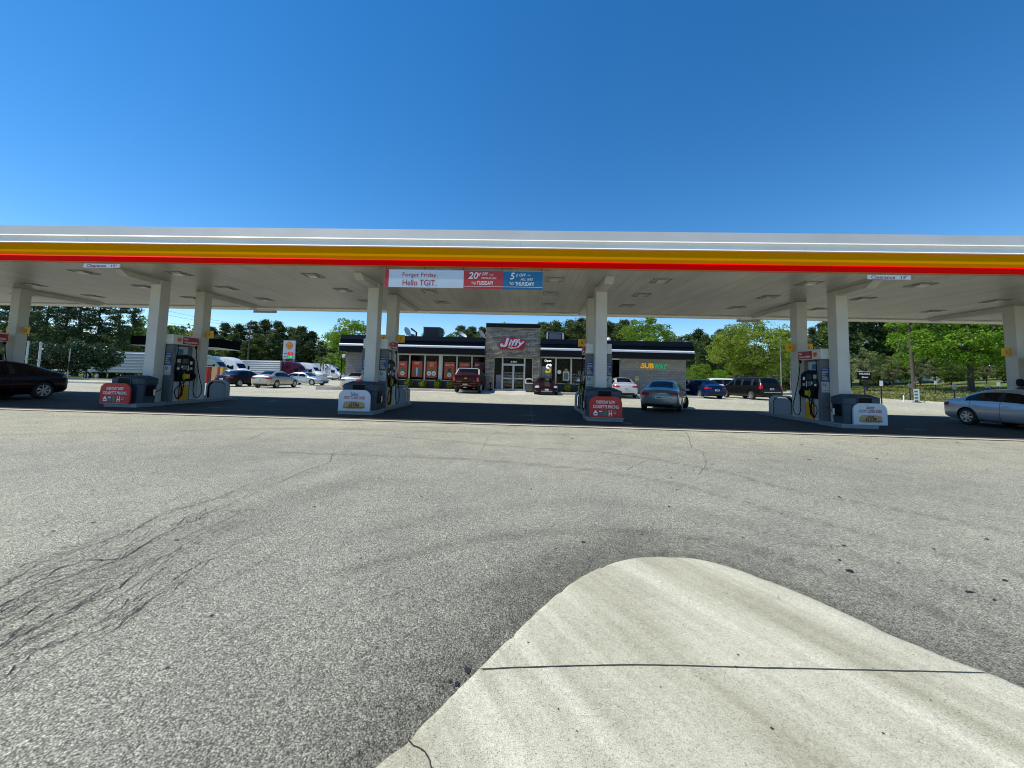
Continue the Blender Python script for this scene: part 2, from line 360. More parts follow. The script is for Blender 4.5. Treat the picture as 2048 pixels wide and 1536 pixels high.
def text(parent, name, body, m, cx, y, cz, height, width=None, rz=0.0, bold=0.0, shear=0.0, ext=0.004, pos=(0, 0)):
    """Lettering facing -Y, centred at (cx, cz), standing at depth y; rz turns it, pos moves it."""
    c = bpy.data.curves.new(name, 'FONT'); c.body = body; c.size = 1.0; c.align_x = 'CENTER'; c.shear = shear
    c.offset = bold; c.extrude = 0.01; c.resolution_u = 3
    o = bpy.data.objects.new(name, c); COL.objects.link(o); bpy.context.view_layer.update()
    me = bpy.data.meshes.new_from_object(o.evaluated_get(bpy.context.evaluated_depsgraph_get()))
    bpy.data.objects.remove(o); bpy.data.curves.remove(c)
    n = len(me.vertices)
    if n == 0: return None
    a = np.empty(n * 3); me.vertices.foreach_get('co', a); a = a.reshape(-1, 3)
    lo, hi = a.min(0), a.max(0); w, h = hi[0] - lo[0], hi[1] - lo[1]
    sy = height / h; sx = (width / w) if width else sy
    x = (a[:, 0] - (lo[0] + hi[0]) / 2) * sx + cx; z = (a[:, 1] - (lo[1] + hi[1]) / 2) * sy + cz
    d = y - (a[:, 2] + 0.01) / 0.02 * ext
    ca, sa = math.cos(rz), math.sin(rz)
    b = np.stack([x * ca - d * sa + pos[0], x * sa + d * ca + pos[1], z], 1)
    me.vertices.foreach_set('co', b.ravel()); me.materials.clear(); me.materials.append(m); me.update(); me.name = name
    return link_mesh(name, me, None, parent)
def pecten(parent, cx, y, cz, r, rz=0.0, pos=(0, 0), name='emblem'):
    """A scallop badge: red shell with a yellow shell of seven ribs inside it."""
    def outline(k):
        pts = []
        for i in range(43):
            a = R(-35 + 250 * i / 42); rr = r * k * (1.0 + 0.045 * abs(math.sin(3.5 * (a + R(35)) * 250 / 250 * 1.44)))
            pts.append((rr * math.cos(a), rr * math.sin(a) * 0.93 + 0.05 * r))
        pts += [(-0.45 * r * k, -0.72 * r * k), (-0.42 * r * k, -0.98 * r * k), (0.42 * r * k, -0.98 * r * k), (0.45 * r * k, -0.72 * r * k)]
        return pts
    root = None
    mr, my = MATS_R
    for k, m_, off, nm in ((1.0, mr, 0.0, name), (0.84, my, 0.006, 'shell_face')):
        b = MB(); b.prism([(cx + p[0], cz + p[1]) for p in outline(k)], 'y', y - off - 0.006, y - off)
        o = b.build(nm, m_, parent if root is None else root); rotz_mesh(o, rz); o.data.transform(Matrix.Translation((pos[0], pos[1], 0)))
        if root is None: root = o
    b = MB()
    for i in range(7):
        a = R(30 + 20 * i); c0, s0 = math.cos(a), math.sin(a)
        x0, z0 = cx + 0.12 * r * c0 * 2.2, cz - 0.55 * r + 0.12 * r * s0; x1, z1 = cx + 0.80 * r * c0, cz + 0.80 * r * s0 * 0.93
        nx, nz = -(z1 - z0), (x1 - x0); L = math.hypot(nx, nz); nx, nz = nx / L * r * 0.022, nz / L * r * 0.022
        b.prism([(x0 - nx, z0 - nz), (x1 - nx, z1 - nz), (x1 + nx, z1 + nz), (x0 + nx, z0 + nz)], 'y', y - 0.018, y - 0.013)
    o = b.build('shell_ribs', mr, root); rotz_mesh(o, rz); o.data.transform(Matrix.Translation((pos[0], pos[1], 0)))
    return root
MATS_R = (mat('emblem_red', (0.62, 0.02, 0.01), 0.4), mat('emblem_yellow', (0.85, 0.40, 0.01), 0.4))

def rebase(root, loc):
    loc = Vector(loc); root.location = loc; done = set()
    def rec(o):
        for c in o.children:
            if c.data and c.data.name not in done:
                c.data.transform(Matrix.Translation(-loc)); done.add(c.data.name)
            rec(c)
    rec(root)
def dist_poly(px, py, poly):
    d = np.full(px.shape, 1e9)
    for (x0, y0), (x1, y1) in zip(poly[:-1], poly[1:]):
        dx, dy = x1 - x0, y1 - y0; L = dx * dx + dy * dy + 1e-9
        t = np.clip(((px - x0) * dx + (py - y0) * dy) / L, 0, 1)
        d = np.minimum(d, np.hypot(px - x0 - t * dx, py - y0 - t * dy))
    return d
def xy(u, v, z=0.0):
    p = G(u, v, z); return (p.x, p.y)

# ------------------------------------------------------------------ ground and paving
TIP = [(735, 1550), (760, 1524), (830, 1465), (955, 1340), (1030, 1265), (1110, 1190), (1150, 1160), (1200, 1133), (1250, 1118), (1300, 1112), (1360, 1113), (1420, 1121), (1500, 1146), (1600, 1185), (1700, 1230), (1800, 1275), (1900, 1318), (1980, 1345), (2048, 1376)]
tipw = [xy(u, v, 0.035) for u, v in TIP]
a0, a1 = tipw[0], tipw[1]; k = 2.2 / math.hypot(a0[0] - a1[0], a0[1] - a1[1])
tipw = [(a0[0] + (a0[0] - a1[0]) * k, a0[1] + (a0[1] - a1[1]) * k)] + tipw
b0, b1 = tipw[-1], tipw[-4]; k = 5.0 / math.hypot(b0[0] - b1[0], b0[1] - b1[1])
tipw.append((b0[0] + (b0[0] - b1[0]) * k, b0[1] + (b0[1] - b1[1]) * k))
def smooth_line(p, it=2):
    for _ in range(it):
        q = [p[0]]
        for a, b in zip(p[:-1], p[1:]): q += [(a[0] * .75 + b[0] * .25, a[1] * .75 + b[1] * .25), (a[0] * .25 + b[0] * .75, a[1] * .25 + b[1] * .75)]
        p = q + [p[-1]]
    return p
tipw = smooth_line(tipw)
def xright(y):                                                # right-hand border of the lot
    pts = [(-20, 36), (20, 35.5), (30, 34.5), (37, 34), (44, 35.5), (55, 37.5), (70, 44), (112, 60)]
    for (ya, xa), (yb, xb) in zip(pts[:-1], pts[1:]):
        if y <= yb: return xa + (xb - xa) * (y - ya) / (yb - ya)
    return pts[-1][1]
def sheet(name, xs, ys, off, m, warp=None, kind='structure'):
    vs = []; fs = []
    for y in ys:
        for x in xs:
            X = x if warp is None else warp(x, y); vs.append((X, y, gz(X, y) + off))
    n = len(xs)
    for j in range(len(ys) - 1):
        for i in range(n - 1): a = j * n + i; fs.append((a, a + 1, a + n + 1, a + n))
    me = bpy.data.meshes.new(name); me.from_pydata(vs, [], fs); me.update(); me.materials.append(m)
    me.polygons.foreach_set('use_smooth', [True] * len(fs))
    o = bpy.data.objects.new(name, me); COL.objects.link(o)
    if kind: o['kind'] = kind
    return o
def lin(a, b, st): return list(np.arange(a, b - 1e-6, st))
random.seed(3)
sheet('ground', lin(-400, -80, 20) + lin(-80, 110, 2.0) + lin(110, 401, 20), lin(-60, -10, 10) + lin(-10, 120, 2.0) + lin(120, 200, 10) + lin(200, 601, 50), -0.07, M_GRASS)
ax = lin(-95, -16, 2.5) + lin(-16, 18, 0.12) + lin(18, 31, 1.0) + [31, 32, 33, 34, 35, 36]
ay = lin(-8, -2, 1.0) + lin(-2, 12.2, 0.12) + lin(12.2, 20, 0.8) + lin(20, 36, 0.8) + lin(36, 111, 2.5)
lot = sheet('asphalt_lot', ax, ay, 0.0, M_ASPH, warp=lambda x, y: x if x <= 31 else 31 + (x - 31) / 5 * (xright(y) - 31))
co = np.empty(len(lot.data.vertices) * 3); lot.data.vertices.foreach_get('co', co); co = co.reshape(-1, 3); px, py = co[:, 0], co[:, 1]
d = dist_poly(px, py, tipw)
gr = 0.55 * np.exp(-d / 0.13) + 0.5 * np.exp(-d / 0.45) + 0.30 * np.exp(-d / 1.6)
for pts, w_, a_ in (([(674, 865), (874, 880), (1048, 895), (1224, 905), (1439, 940), (1574, 980), (1774, 1015), (2048, 1070)], 0.05, 0.55),
                    ([(560, 905), (900, 915), (1150, 935), (1350, 965), (1500, 1010), (1700, 1060), (2048, 1150)], 0.055, 0.5),
                    ([(760, 1060), (980, 1015), (1200, 1000), (1420, 1030), (1700, 1110), (2048, 1220)], 0.12, 0.22),
                    ([(700, 1140), (930, 1080), (1100, 1062), (1300, 1062), (1480, 1090), (1700, 1160), (2048, 1290)], 0.06, 0.46),
                    ([(0, 1240), (150, 1165), (330, 1090), (520, 1020), (720, 960)], 0.34, 0.34),
                    ([(0, 1150), (240, 1060), (420, 1000), (640, 940)], 0.12, 0.25),
                    ([(1000, 1180), (1130, 1105), (1290, 1075)], 0.16, 0.3),
                    ([(0, 870), (300, 862), (620, 855), (960, 866), (1200, 870)], 0.14, 0.30),
                    ([(780, 836), (960, 850), (1200, 862), (1500, 880)], 0.1, 0.2)):
    P = smooth_line([xy(u, v) for u, v in pts]); dd = dist_poly(px, py, P); gr += a_ * np.exp(-(dd / w_) ** 2)
gr = np.clip(gr, 0, 0.95)
pale = np.clip((py - 19.5) / 2.5, 0, 1) * 0.75 + 0.55 * np.clip((py - 6.5) / 5, 0, 1) * (py < 20) 
pale = np.clip(pale, 0, 1)
for nm, arr in (('grime', gr), ('pale', pale)):
    at = lot.data.attributes.new(nm, 'FLOAT', 'POINT'); at.data.foreach_set('value', arr.astype(np.float32))
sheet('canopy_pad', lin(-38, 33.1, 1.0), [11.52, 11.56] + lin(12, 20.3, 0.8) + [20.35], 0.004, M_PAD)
sheet('pad_edge_strip', lin(-38, 33.1, 1.0), [11.46, 11.72], 0.008, M_WALK)
# expansion joints in the pad and along its front
jb = MB()
for i in range(70):
    x = -37.5 + i; j0 = 0.018 + random.random() * 0.03
    jb.quad((x, 11.40 - j0 + random.uniform(-.01, .01), 0.012), (x + 1.0, 11.40 - j0, 0.012), (x + 1.0, 11.452, 0.012), (x, 11.452, 0.012))
for i in range(12):
    x = -34.0 + i * 5.7; jb.quad((x, 11.73, 0.0125), (x + .02, 11.73, 0.0125), (x + .02, 20.3, 0.0125), (x, 20.3, 0.0125))
jb.quad((-38, 15.9, 0.0125), (33, 15.9, 0.0125), (33, 15.92, 0.0125), (-38, 15.92, 0.0125))
o = jb.build('pad_joints', M_INK); o['kind'] = 'structure'

# pale concrete tip in the foreground: a low slab with a rounded edge
def offset_line(p, dd):
    out = []
    for i, q in enumerate(p):
        a, b = p[max(i - 1, 0)], p[min(i + 1, len(p) - 1)]; dx, dy = b[0] - a[0], b[1] - a[1]; L = math.hypot(dx, dy)
        out.append((q[0] + dy / L * dd, q[1] - dx / L * dd))
    return out
rng = random.Random(5)
tipf = []
for a_, c_ in zip(tipw[:-1], tipw[1:]):
    k_ = max(1, int(math.hypot(c_[0] - a_[0], c_[1] - a_[1]) / .03)); tipf += [(a_[0] + (c_[0] - a_[0]) * i / k_, a_[1] + (c_[1] - a_[1]) * i / k_) for i in range(k_)]
tipf.append(tipw[-1]); tipj = []
for i, (x, y) in enumerate(tipf):
    chip = .014 * max(0, math.sin(i * .37 + 2 * math.sin(i * .05)) - .86) / .14 + rng.uniform(0, .004)
    a_, c_ = tipf[max(i - 1, 0)], tipf[min(i + 1, len(tipf) - 1)]; dx_, dy_ = c_[0] - a_[0], c_[1] - a_[1]; L_ = math.hypot(dx_, dy_) + 1e-9
    tipj.append((x + dy_ / L_ * chip, y - dx_ / L_ * chip))
lv = [(-0.025, -0.03), (-0.02, 0.012), (-0.006, 0.028), (0.0, 0.033), (0.03, 0.036)]
b = MB(); n = len(tipj); vs = []
for dd, z in lv:
    vs += [(x, y, z) for x, y in offset_line(tipj, dd)]
fs = []
for j in range(len(lv) - 1):
    for i in range(n - 1): a = j * n + i; fs.append((a, a + 1, a + n + 1, a + n))
inner = list(range((len(lv) - 1) * n, len(lv) * n)); kx = len(vs)
vs += [(9.0, -2.2, 0.036), (-3.0, -2.2, 0.036)]
b.add(vs, fs, True)
# inner surface triangulated by bmesh
me = bpy.data.meshes.new('concrete_tip'); bm = bmesh.new(); bv = [bm.verts.new(v) for v in vs]
for f in fs: fc = bm.faces.new([bv[i] for i in f]); fc.smooth = True
top = bm.faces.new([bv[i] for i in inner] + [bv[kx], bv[kx + 1]]); bmesh.ops.triangulate(bm, faces=[top])
bmesh.ops.recalc_face_normals(bm, faces=bm.faces)
for f in bm.faces:
    if f.normal.z < -0.5: f.normal_flip()
bm.to_mesh(me); bm.free(); me.materials.append(M_TIP)
o = bpy.data.objects.new('concrete_tip', me); COL.objects.link(o); o['kind'] = 'structure'
def ribbon(bld, pts, w0, w1, z, jit, seed, step=0.04, wj=0.6):
    r = random.Random(seed); P = [Vector((p[0], p[1])) for p in pts]; Q = []
    for a, c in zip(P[:-1], P[1:]):
        L = (c - a).length; k = max(1, int(L / step))
        for i in range(k): Q.append(a.lerp(c, i / k))
    Q.append(P[-1]); vs = []; N = len(Q); off = 0.0
    for i, q in enumerate(Q):
        d = (Q[min(i + 1, N - 1)] - Q[max(i - 1, 0)]).normalized(); nn = Vector((-d.y, d.x))
        off = off * 0.8 + r.uniform(-jit, jit) * 1.25; t = i / max(1, N - 1)
        w = (w0 + (w1 - w0) * t) * (1 - wj + wj * r.random()) * (0.25 if i in (0, N - 1) else 1)
        c = q + nn * off; vs += [(c.x + nn.x * w / 2, c.y + nn.y * w / 2, z + gz(c.x, c.y)), (c.x - nn.x * w / 2, c.y - nn.y * w / 2, z + gz(c.x, c.y))]
    bld.add(vs, [(2 * i, 2 * i + 1, 2 * i + 3, 2 * i + 2) for i in range(N - 1)])
jm = MB()
ribbon(jm, smooth_line([xy(u, v, 0.036) for u, v in ((958, 1339), (1080, 1334), (1300, 1330), (1430, 1334), (1560, 1337), (1750, 1341), (1978, 1346))]), 0.0072, 0.006, 0.0395, 0.0008, 4, 0.03, 0.25)
ribbon(jm, [xy(u, v, 0.036) for u, v in ((815, 1478), (830, 1490), (850, 1505), (862, 1520), (870, 1545), (880, 1600))], 0.008, 0.006, 0.0395, 0.003, 8, 0.015)
o = jm.build('slab_joint', mat('joint_grit', (.055, .045, .032), .9, var=.4, scale=40)); o['kind'] = 'structure'
Z4 = lambda pts: [xy(x / 2, 850 + y / 2) for x, y in pts]
Z5 = lambda pts: [xy(1024 + x / 2, 850 + y / 2) for x, y in pts]
cr = MB(); si = 0
CR = [([(-60, 760), (0, 725), (120, 665), (300, 600), (470, 540), (560, 490), (650, 440), (760, 390), (850, 355)], .020, .006),
      ([(-60, 690), (0, 650), (160, 560), (260, 515), (420, 465), (500, 440)], .012, .004), ([(330, 545), (480, 540), (600, 470), (730, 410)], .013, .004),
      ([(-60, 940), (0, 900), (60, 850), (170, 790), (300, 740), (420, 640), (500, 590), (600, 545)], .016, .006),
      ([(-60, 1010), (0, 975), (120, 900), (300, 870), (480, 780), (620, 700), (700, 640), (760, 590)], .008, .004),
      ([(-60, 1130), (0, 1095), (120, 1020), (300, 910), (420, 850), (560, 760), (740, 700), (900, 620), (1000, 580), (1100, 510), (1200, 450), (1290, 390)], .009, .005),
      ([(370, 780), (460, 690), (560, 620), (680, 560), (800, 540), (930, 470), (1100, 420), (1240, 375)], .007, .004),
      ([(650, 320), (750, 270), (900, 240)], .008, .003), ([(1110, 235), (1200, 190), (1320, 150), (1330, 115), (1430, 95), (1500, 50)], .014, .01),
      ([(990, 60), (1060, 30)], .02, .02), ([(880, 360), (1000, 345), (1130, 315)], .006, .004), ([(1920, 110), (1950, 50), (2030, 10)], .014, .01),
      ([(190, 300), (300, 280), (420, 272), (520, 275)], .006, .004), ([(-60, 800), (60, 760), (200, 735), (330, 690), (420, 660)], .012, .005),
      ([(0, 625), (130, 590), (250, 545), (380, 520)], .009, .004), ([(640, 560), (700, 520), (780, 500), (800, 480), (770, 465)], .006, .003),
      ([(950, 620), (900, 640), (820, 665), (760, 690)], .006, .003), ([(1460, 350), (1600, 345), (1700, 330)], .006, .004), ([(1350, 440), (1400, 430), (1480, 400)], .006, .004),
      ([(0, 445), (120, 415), (240, 365)], .01, .004), ([(-40, 870), (40, 835), (90, 820)], .02, .01), ([(250, 760), (330, 700), (360, 680)], .016, .008)]
for pts, w0, w1 in CR:
    si += 1; ribbon(cr, Z4(pts), w0 * .62, w1 * .7, 0.004, 0.008, si)
    if w0 > .008 and len(pts) > 3: si += 1; ribbon(cr, [(x_ + .03 * math.sin(si), y_ - .035) for x_, y_ in Z4(pts)[1:-1]], w0 * .25, w1 * .3, 0.004, 0.010, si)
for pts, w0, w1 in (([(700, 30), (720, 90), (770, 110), (780, 160), (740, 200)], .012, .008), ([(640, 90), (900, 95), (1010, 80)], .012, .006), ([(620, 250), (740, 280), (820, 295)], .009, .005),
                    ([(1400, 300), (1560, 340), (1640, 350)], .006, .004), ([(460, 180), (520, 150), (560, 140)], .01, .006), ([(1150, 480), (1400, 490)], .005, .003), ([(130, 70), (230, 80)], .02, .01)):
    si += 1; ribbon(cr, Z5(pts), w0, w1, 0.004, 0.010, si)
M_CRACK = mat('crack_dark', (0.06, 0.06, 0.053), 0.95, var=0.3)  # one dark tone for all the crack ribbons
MAIN = [(-30, 1228), (0, 1212), (60, 1182), (150, 1150), (235, 1120), (280, 1095), (325, 1070), (380, 1045), (425, 1027), (520, 990), (640, 950)]
rc = random.Random(31)
def main_at(t):
    f = t * (len(MAIN) - 1); i = min(int(f), len(MAIN) - 2); g = f - i; return (MAIN[i][0] * (1 - g) + MAIN[i + 1][0] * g, MAIN[i][1] * (1 - g) + MAIN[i + 1][1] * g)
for k in range(105):
    t0 = rc.uniform(0, .75) ** 1.2; t1 = min(1, t0 + rc.uniform(.08, .34)); ov = rc.uniform(-75, 190); tilt = rc.uniform(-14, 14); ph = rc.uniform(0, 6); P_ = []
    for i in range(9):
        t = t0 + (t1 - t0) * i / 8; u, v = main_at(t); P_.append(xy(u, v + ov * (1 - .62 * t) + tilt * (i / 8 - .5) + 3.2 * math.sin(ph + i * 1.7)))
    si += 1; ribbon(cr, P_, rc.uniform(.004, .011), .0025, 0.0045, 0.006, si, 0.025, .8)
for k in range(46):
    u0, v0 = rc.uniform(-20, 1250), rc.uniform(880, 1330); du, dv = rc.uniform(60, 210), rc.uniform(-60, -8) * (v0 - 780) / 350; ph = rc.uniform(0, 6)
    if u0 > 800 and v0 > 1080: continue
    P_ = [xy(u0 + du * i / 8, v0 + dv * i / 8 + (v0 - 780) / 90 * math.sin(ph + i * 1.9)) for i in range(9)]
    si += 1; ribbon(cr, P_, rc.uniform(.003, .006) * (1 + (1100 - v0) / 400 if v0 < 1100 else 1), .0025, 0.0045, 0.008, si, 0.04, .85)
o = cr.build('pavement_cracks', M_CRACK); o['kind'] = 'structure'
# tar spots and dropped blobs
sp = MB(); rr = random.Random(12)
def blob(cx, cy, rx, ry, z, ang=0.0, n=13):
    pts = []
    for i in range(n):
        a = 2 * math.pi * i / n; k = rr.uniform(0.65, 1.15); x, y = rx * k * math.cos(a), ry * k * math.sin(a)
        pts.append((cx + x * math.cos(ang) - y * math.sin(ang), cy + x * math.sin(ang) + y * math.cos(ang), z))
    sp.add([(cx, cy, z)] + pts, [(0, 1 + i, 1 + (i + 1) % n) for i in range(n)])
for u, v, wpx, asp in ((1350, 585, 32, .7), (1830, 670, 38, .35), (1930, 702, 18, .5), (1310, 542, 14, .6), (1190, 140, 16, .6), (725, 183, 8, .8), (555, 305, 7, 1), (660, 260, 9, .8), (285, 470, 18, .6), (175, 497, 12, .6),
                       (1900, 458, 14, .6), (1460, 135, 9, .9), (1160, 80, 14, .5), (1790, 72, 24, .3), (2010, 375, 8, .8), (1080, 357, 10, .6), (1275, 487, 9, .7), (1140, 305, 7, .8), (985, 436, 9, .6), (1780, 546, 8, .6), (1505, 512, 10, .5), (1570, 248, 6, .8), (800, 158, 9, .6), (1000, 112, 10, .6), (240, 55, 14, .5), (520, 440, 9, .7), (1900, 180, 7, 1)):
    c = G(1024 + u / 2, 850 + v / 2); e = G(1024 + u / 2 + wpx / 4, 850 + v / 2); w = (e - c).length; blob(c.x, c.y, w, w * asp * 1.3, 0.006)
for u, v, w in ((1870, 985, 30), (1800, 1030, 14), (1828, 1040, 24), (845, 765, 14), (890, 825, 8), (670, 975, 14), (1145, 500, 5), (1920, 790, 6), (700, 998, 9)):
    c = G(u / 2, 850 + v / 2); e = G(u / 2 + w / 4, 850 + v / 2); w = (e - c).length; blob(c.x, c.y, w * 1.0, w * 1.2, 0.006)
for k in range(150):
    x_, y_ = rr.uniform(-11, 13), rr.uniform(2.2, 11.2) ; blob(x_, y_, rr.uniform(.006, .028) * (.6 + y_ / 12), rr.uniform(.006, .02), 0.006, rr.uniform(0, 3), 8)
o = sp.build('tar_spots', mat('tar', (0.022, 0.022, 0.026), 0.6, var=0.3)); o['kind'] = 'structure'
sp = MB()
for u, v, w in ((1040, 1214, 14), (185, 1136, 8), (1065, 690, 7), (1605, 920, 6), (905, 920, 9), (895, 968, 12), (1675, 1100, 7), (1485, 1233, 10), (755, 1015, 6), (600, 632, 6), (630, 552, 5), (685, 800, 5), (65, 870, 8), (595, 1048, 6), (260, 1225, 7)):
    c = G(1024 + u / 2, 850 + v / 2, .037); e = G(1024 + u / 2 + w / 4, 850 + v / 2, .037); w = (e - c).length; blob(c.x, c.y, w, w * 1.1, 0.0385)
o = sp.build('slab_specks', mat('grime_spots', (0.05, 0.045, 0.04), 0.9, var=0.3)); o['kind'] = 'structure'
# oil stains where cars stand at the pumps
sp = MB()
for i in range(26):
    x = -17 + 36 * rr.random(); y = rr.choice((13.4, 14.3, 17.8, 18.6)) + rr.uniform(-.5, .5); blob(x, y, rr.uniform(.1, .45), rr.uniform(.08, .3), 0.0085 + i * 0.0002)
o = sp.build('oil_stains', mat('oil', (0.07, 0.07, 0.065), 0.6, var=0.4, scale=3)); o['kind'] = 'structure'

# grass verges, kerbs and paths on the right and the left
kb = MB()
ys = lin(-8, 111, 1.0)
for ya, yb in zip(ys[:-1], ys[1:]):
    xa, xb = xright(ya), xright(yb); za, zb = gz(xa, ya), gz(xb, yb); w = 0.42
    kb.quad((xa, ya, za), (xb, yb, zb), (xb, yb, zb + .13), (xa, ya, za + .13)); kb.quad((xa, ya, za + .13), (xb, yb, zb + .13), (xb + w, yb, zb + .13), (xa + w, ya, za + .13))
    kb.quad((xb + w, yb, zb + .13), (xa + w, ya, za + .13), (xa + w, ya, za - .2), (xb + w, yb, zb - .2))
o = kb.build('lot_kerb', M_WALK); o['kind'] = 'structure'
def verge(name, xs, ys, off, m, warp=None): return sheet(name, xs, ys, off, m, warp)
verge('grass_verge', [0, 2, 4, 6, 8, 12, 20, 40, 80], lin(-8, 112, 3.0), 0.06, M_GRASS, warp=lambda x, y: xright(y) + 0.40 + x)
verge('footpath', [6.5, 7.3, 8.0], lin(20, 62, 2.0), 0.075, M_WALK, warp=lambda x, y: xright(y) + x)
verge('grass_island', lin(-92, -39, 2.0), lin(44, 62, 2.0), 0.06, M_GRASS, warp=lambda x, y: x + (y - 44) * 0.2)
verge('side_road', lin(-120, -40, 4.0), [63, 66, 69, 70.5], 0.03, M_WALK)
kb = MB()
kb.box(-96, -30.2, 30.9, 31.3, -.2, .14); kb.box(-92, -38.6, 43.6, 44.0, -.6, .0)
o = kb.build('verge_kerb', M_WALK); o['kind'] = 'structure'
kb = MB(); kb.box(-96, -30.2, 31.3, 33.2, -.2, .12)
o = kb.build('island_walk', M_WALK); o['kind'] = 'structure'

# ------------------------------------------------------------------ the pump canopy
CX = [-22.87 + 8.514 * i for i in range(6)]
YF, YB, ZC = 11.7, 19.96, 4.82
XL, XR = -34.0, 31.5
can = thing('pump_canopy', 'long flat white canopy over the pumps with grey, yellow and red edge bands', 'canopy', (0, 0, 0))
b = MB(); b.box(XL + .1, XR - .1, YF + .06, YB, ZC, ZC + .12); b.build('soffit', M_SOFFIT, can)
b = MB(); b.box(XL + .2, XR - .2, YF + .3, YB - .1, 5.5, 5.6); b.build('roof_deck', M_SILVERP, can)
def strip(name, prof, m):
    b = MB(); b.prism(prof, 'x', XL, XR); return b.build(name, m, can)
strip('red_band', [(YF - .02, 4.795), (YF - .075, 4.805), (YF - .09, 4.950), (YF - .05, 4.99), (YF + .05, 4.99), (YF + .05, 4.795)], M_RED)
strip('yellow_band', [(YF - .03, 4.993), (YF - .045, 5.09), (YF - .03, 5.20), (YF + .0, 5.31), (YF + .04, 5.40), (YF + .12, 5.40), (YF + .12, 4.993)], M_YEL)
strip('upper_white_band', [(YF + .05, 5.403), (YF - .055, 5.403), (YF - .055, 5.409), (YF - .008, 5.45), (YF + .025, 5.635), (YF - .03, 5.64), (YF - .03, 5.646), (YF + .01, 5.688), (YF + .05, 5.69), (YF + .15, 5.69), (YF + .15, 5.403)], M_PALEG)
strip('grey_top_band', [(YF + .02, 5.693), (YF + .10, 6.02), (YF + .20, 6.03), (YF + .20, 5.693)], M_SILVERP)
strip('orange_lip', [(YF - .05, 4.772), (YF - .05, 4.792), (YF + .05, 4.792), (YF + .05, 4.772)], mat('lip_orange', (0.6, 0.16, 0.01), 0.5))
for x in (-27, -19.8, -14.45, -11.0, -2.93, -2.9 + 2.6, 2.25, 8.3, 15.0, 21.9):
    MB().prism([(YF - .014, 5.452), (YF + .02, 5.632), (YF + .03, 5.632), (YF - .004, 5.452)], 'x', x - .006, x + .006).build('fascia_seam', M_WHITE, can)
for x in (-23, -17.6, -12.7, -7.2, -2.0, 3.4, 8.9, 14.0):
    MB().prism([(YF - .079, 4.807), (YF - .094, 4.945), (YF - .08, 4.945), (YF - .07, 4.807)], 'x', x - .005, x + .005).build('fascia_seam', MATS['seam_dark'] if 'seam_dark' in MATS else mat('seam_dark', (.25, .0, .0), .6), can)
b = MB(); b.prism([(YB, 4.70), (YB, 6.0), (YB + .22, 6.0), (YB + .22, 4.70)], 'x', XL, XR); b.build('rear_fascia', M_SILVERP, can)
b = MB(); b.prism([(YB - .18, 4.76), (YB - .002, 4.70), (YB - .002, 4.818), (YB - .18, 4.818)], 'x', XL, XR); b.build('rear_gutter', M_PALEG, can)
for x in CX:
    for fy, nm in ((14.27, 1), (16.284, 2)):
        o = MB().box(x - .205, x + .205, fy - .205, fy + .205, 0.12, ZC - .002).build('column', M_COLW, can, bevel=0.012)
    y0, y1, hd = YF + .9, 14.27 - .207, 0.19
    b = MB(); b.prism([(y0, ZC - .003), (y0 + .3, ZC - hd), (y1, ZC - hd), (y1, ZC - .003)], 'x', x - .15, x + .15); b.build('beam', M_COLW, can)
    y0, y1 = 16.284 + .207, 19.6
    b = MB(); b.prism([(y0, ZC - .003), (y0, ZC - hd), (y1 - .3, ZC - hd), (y1, ZC - .003)], 'x', x - .15, x + .15); b.build('beam', M_COLW, can)
M_LENS = mat('lamp_lens', (0.42, 0.42, 0.39), 0.25, var=0.1)
lf = MB(); w = .30
for (x0, x1, y0, y1) in ((-w, w, -w, -w + .035), (-w, w, w - .035, w), (-w, -w + .035, -w + .035, w - .035), (w - .035, w, -w + .035, w - .035)): lf.box(x0, x1, y0, y1, -.014, 0)
lfm = lf.mesh('light_frame', mat('lamp_frame', (0.23, 0.23, 0.21), 0.5))
ll = MB(); ll.prism([(-.17, 0), (.17, 0), (.12, -.05), (-.12, -.05)], 'x', -.15, .15); llm = ll.mesh('lens', M_LENS)
for y in (13.12, 15.32, 17.6):
    for x in CX:
        for s in (-1.8, 1.8):
            o = link_mesh('ceiling_light', lfm, None, can); o.location = (x + s, y, ZC - .002)
            o2 = link_mesh('lens', llm, None, o); o2.location = (0, 0, 0)
rebase(can, (0, 15.3, 0)) if False else None

# hanging signs
def clearance(x0, x1, label, face=True):
    xc = (x0 + x1) / 2; w = (x1 - x0) / 2
    t = thing('clearance_sign', label, 'sign', (xc, YF - .02, 4.60), 0.0, 'clearance signs under the canopy edge')
    MB().box(-w, w, -.01, .01, 0.0, .125).build('panel', M_SIGNW, t, bevel=.003)
    for s in (-.8, .8): MB().box(s * w - .01, s * w + .01, -.006, .006, .125, .15).build('clip', M_STEEL, t)
    text(t, 'lettering', 'Clearance', M_PURP, -.28 * w * 1.0, -.0105, .062, .095, w * 1.1, bold=.012, shear=.12, ext=.003)
    text(t, 'lettering', "15'", M_PURP, .68 * w, -.0105, .062, .085, w * .30, bold=.015, shear=.1, ext=.003)
clearance(-14.41, -13.19, 'white CLEARANCE 15 sign under the canopy edge nearest the left pumps')
clearance(10.05, 11.29, 'white CLEARANCE 15 sign under the canopy edge near the right pumps')
for x0, x1, lb in ((-14.89, -13.6, 'thin sign board hanging below the far canopy edge beside the left pole with wires'), (10.71, 11.88, 'thin sign board hanging below the far canopy edge in front of the wide green tree')):
    t = thing('rear_sign', lb, 'sign', ((x0 + x1) / 2, 20.1, 4.55), 0, 'signs hung below the far canopy edge'); w = (x1 - x0) / 2
    MB().box(-w, w, -.015, .015, 0, .13).build('panel', M_SILVERP, t)
    for s in (-.75, .75): MB().box(s * w - .012, s * w + .012, -.01, .01, .13, .16).build('hanger', M_STEEL, t)
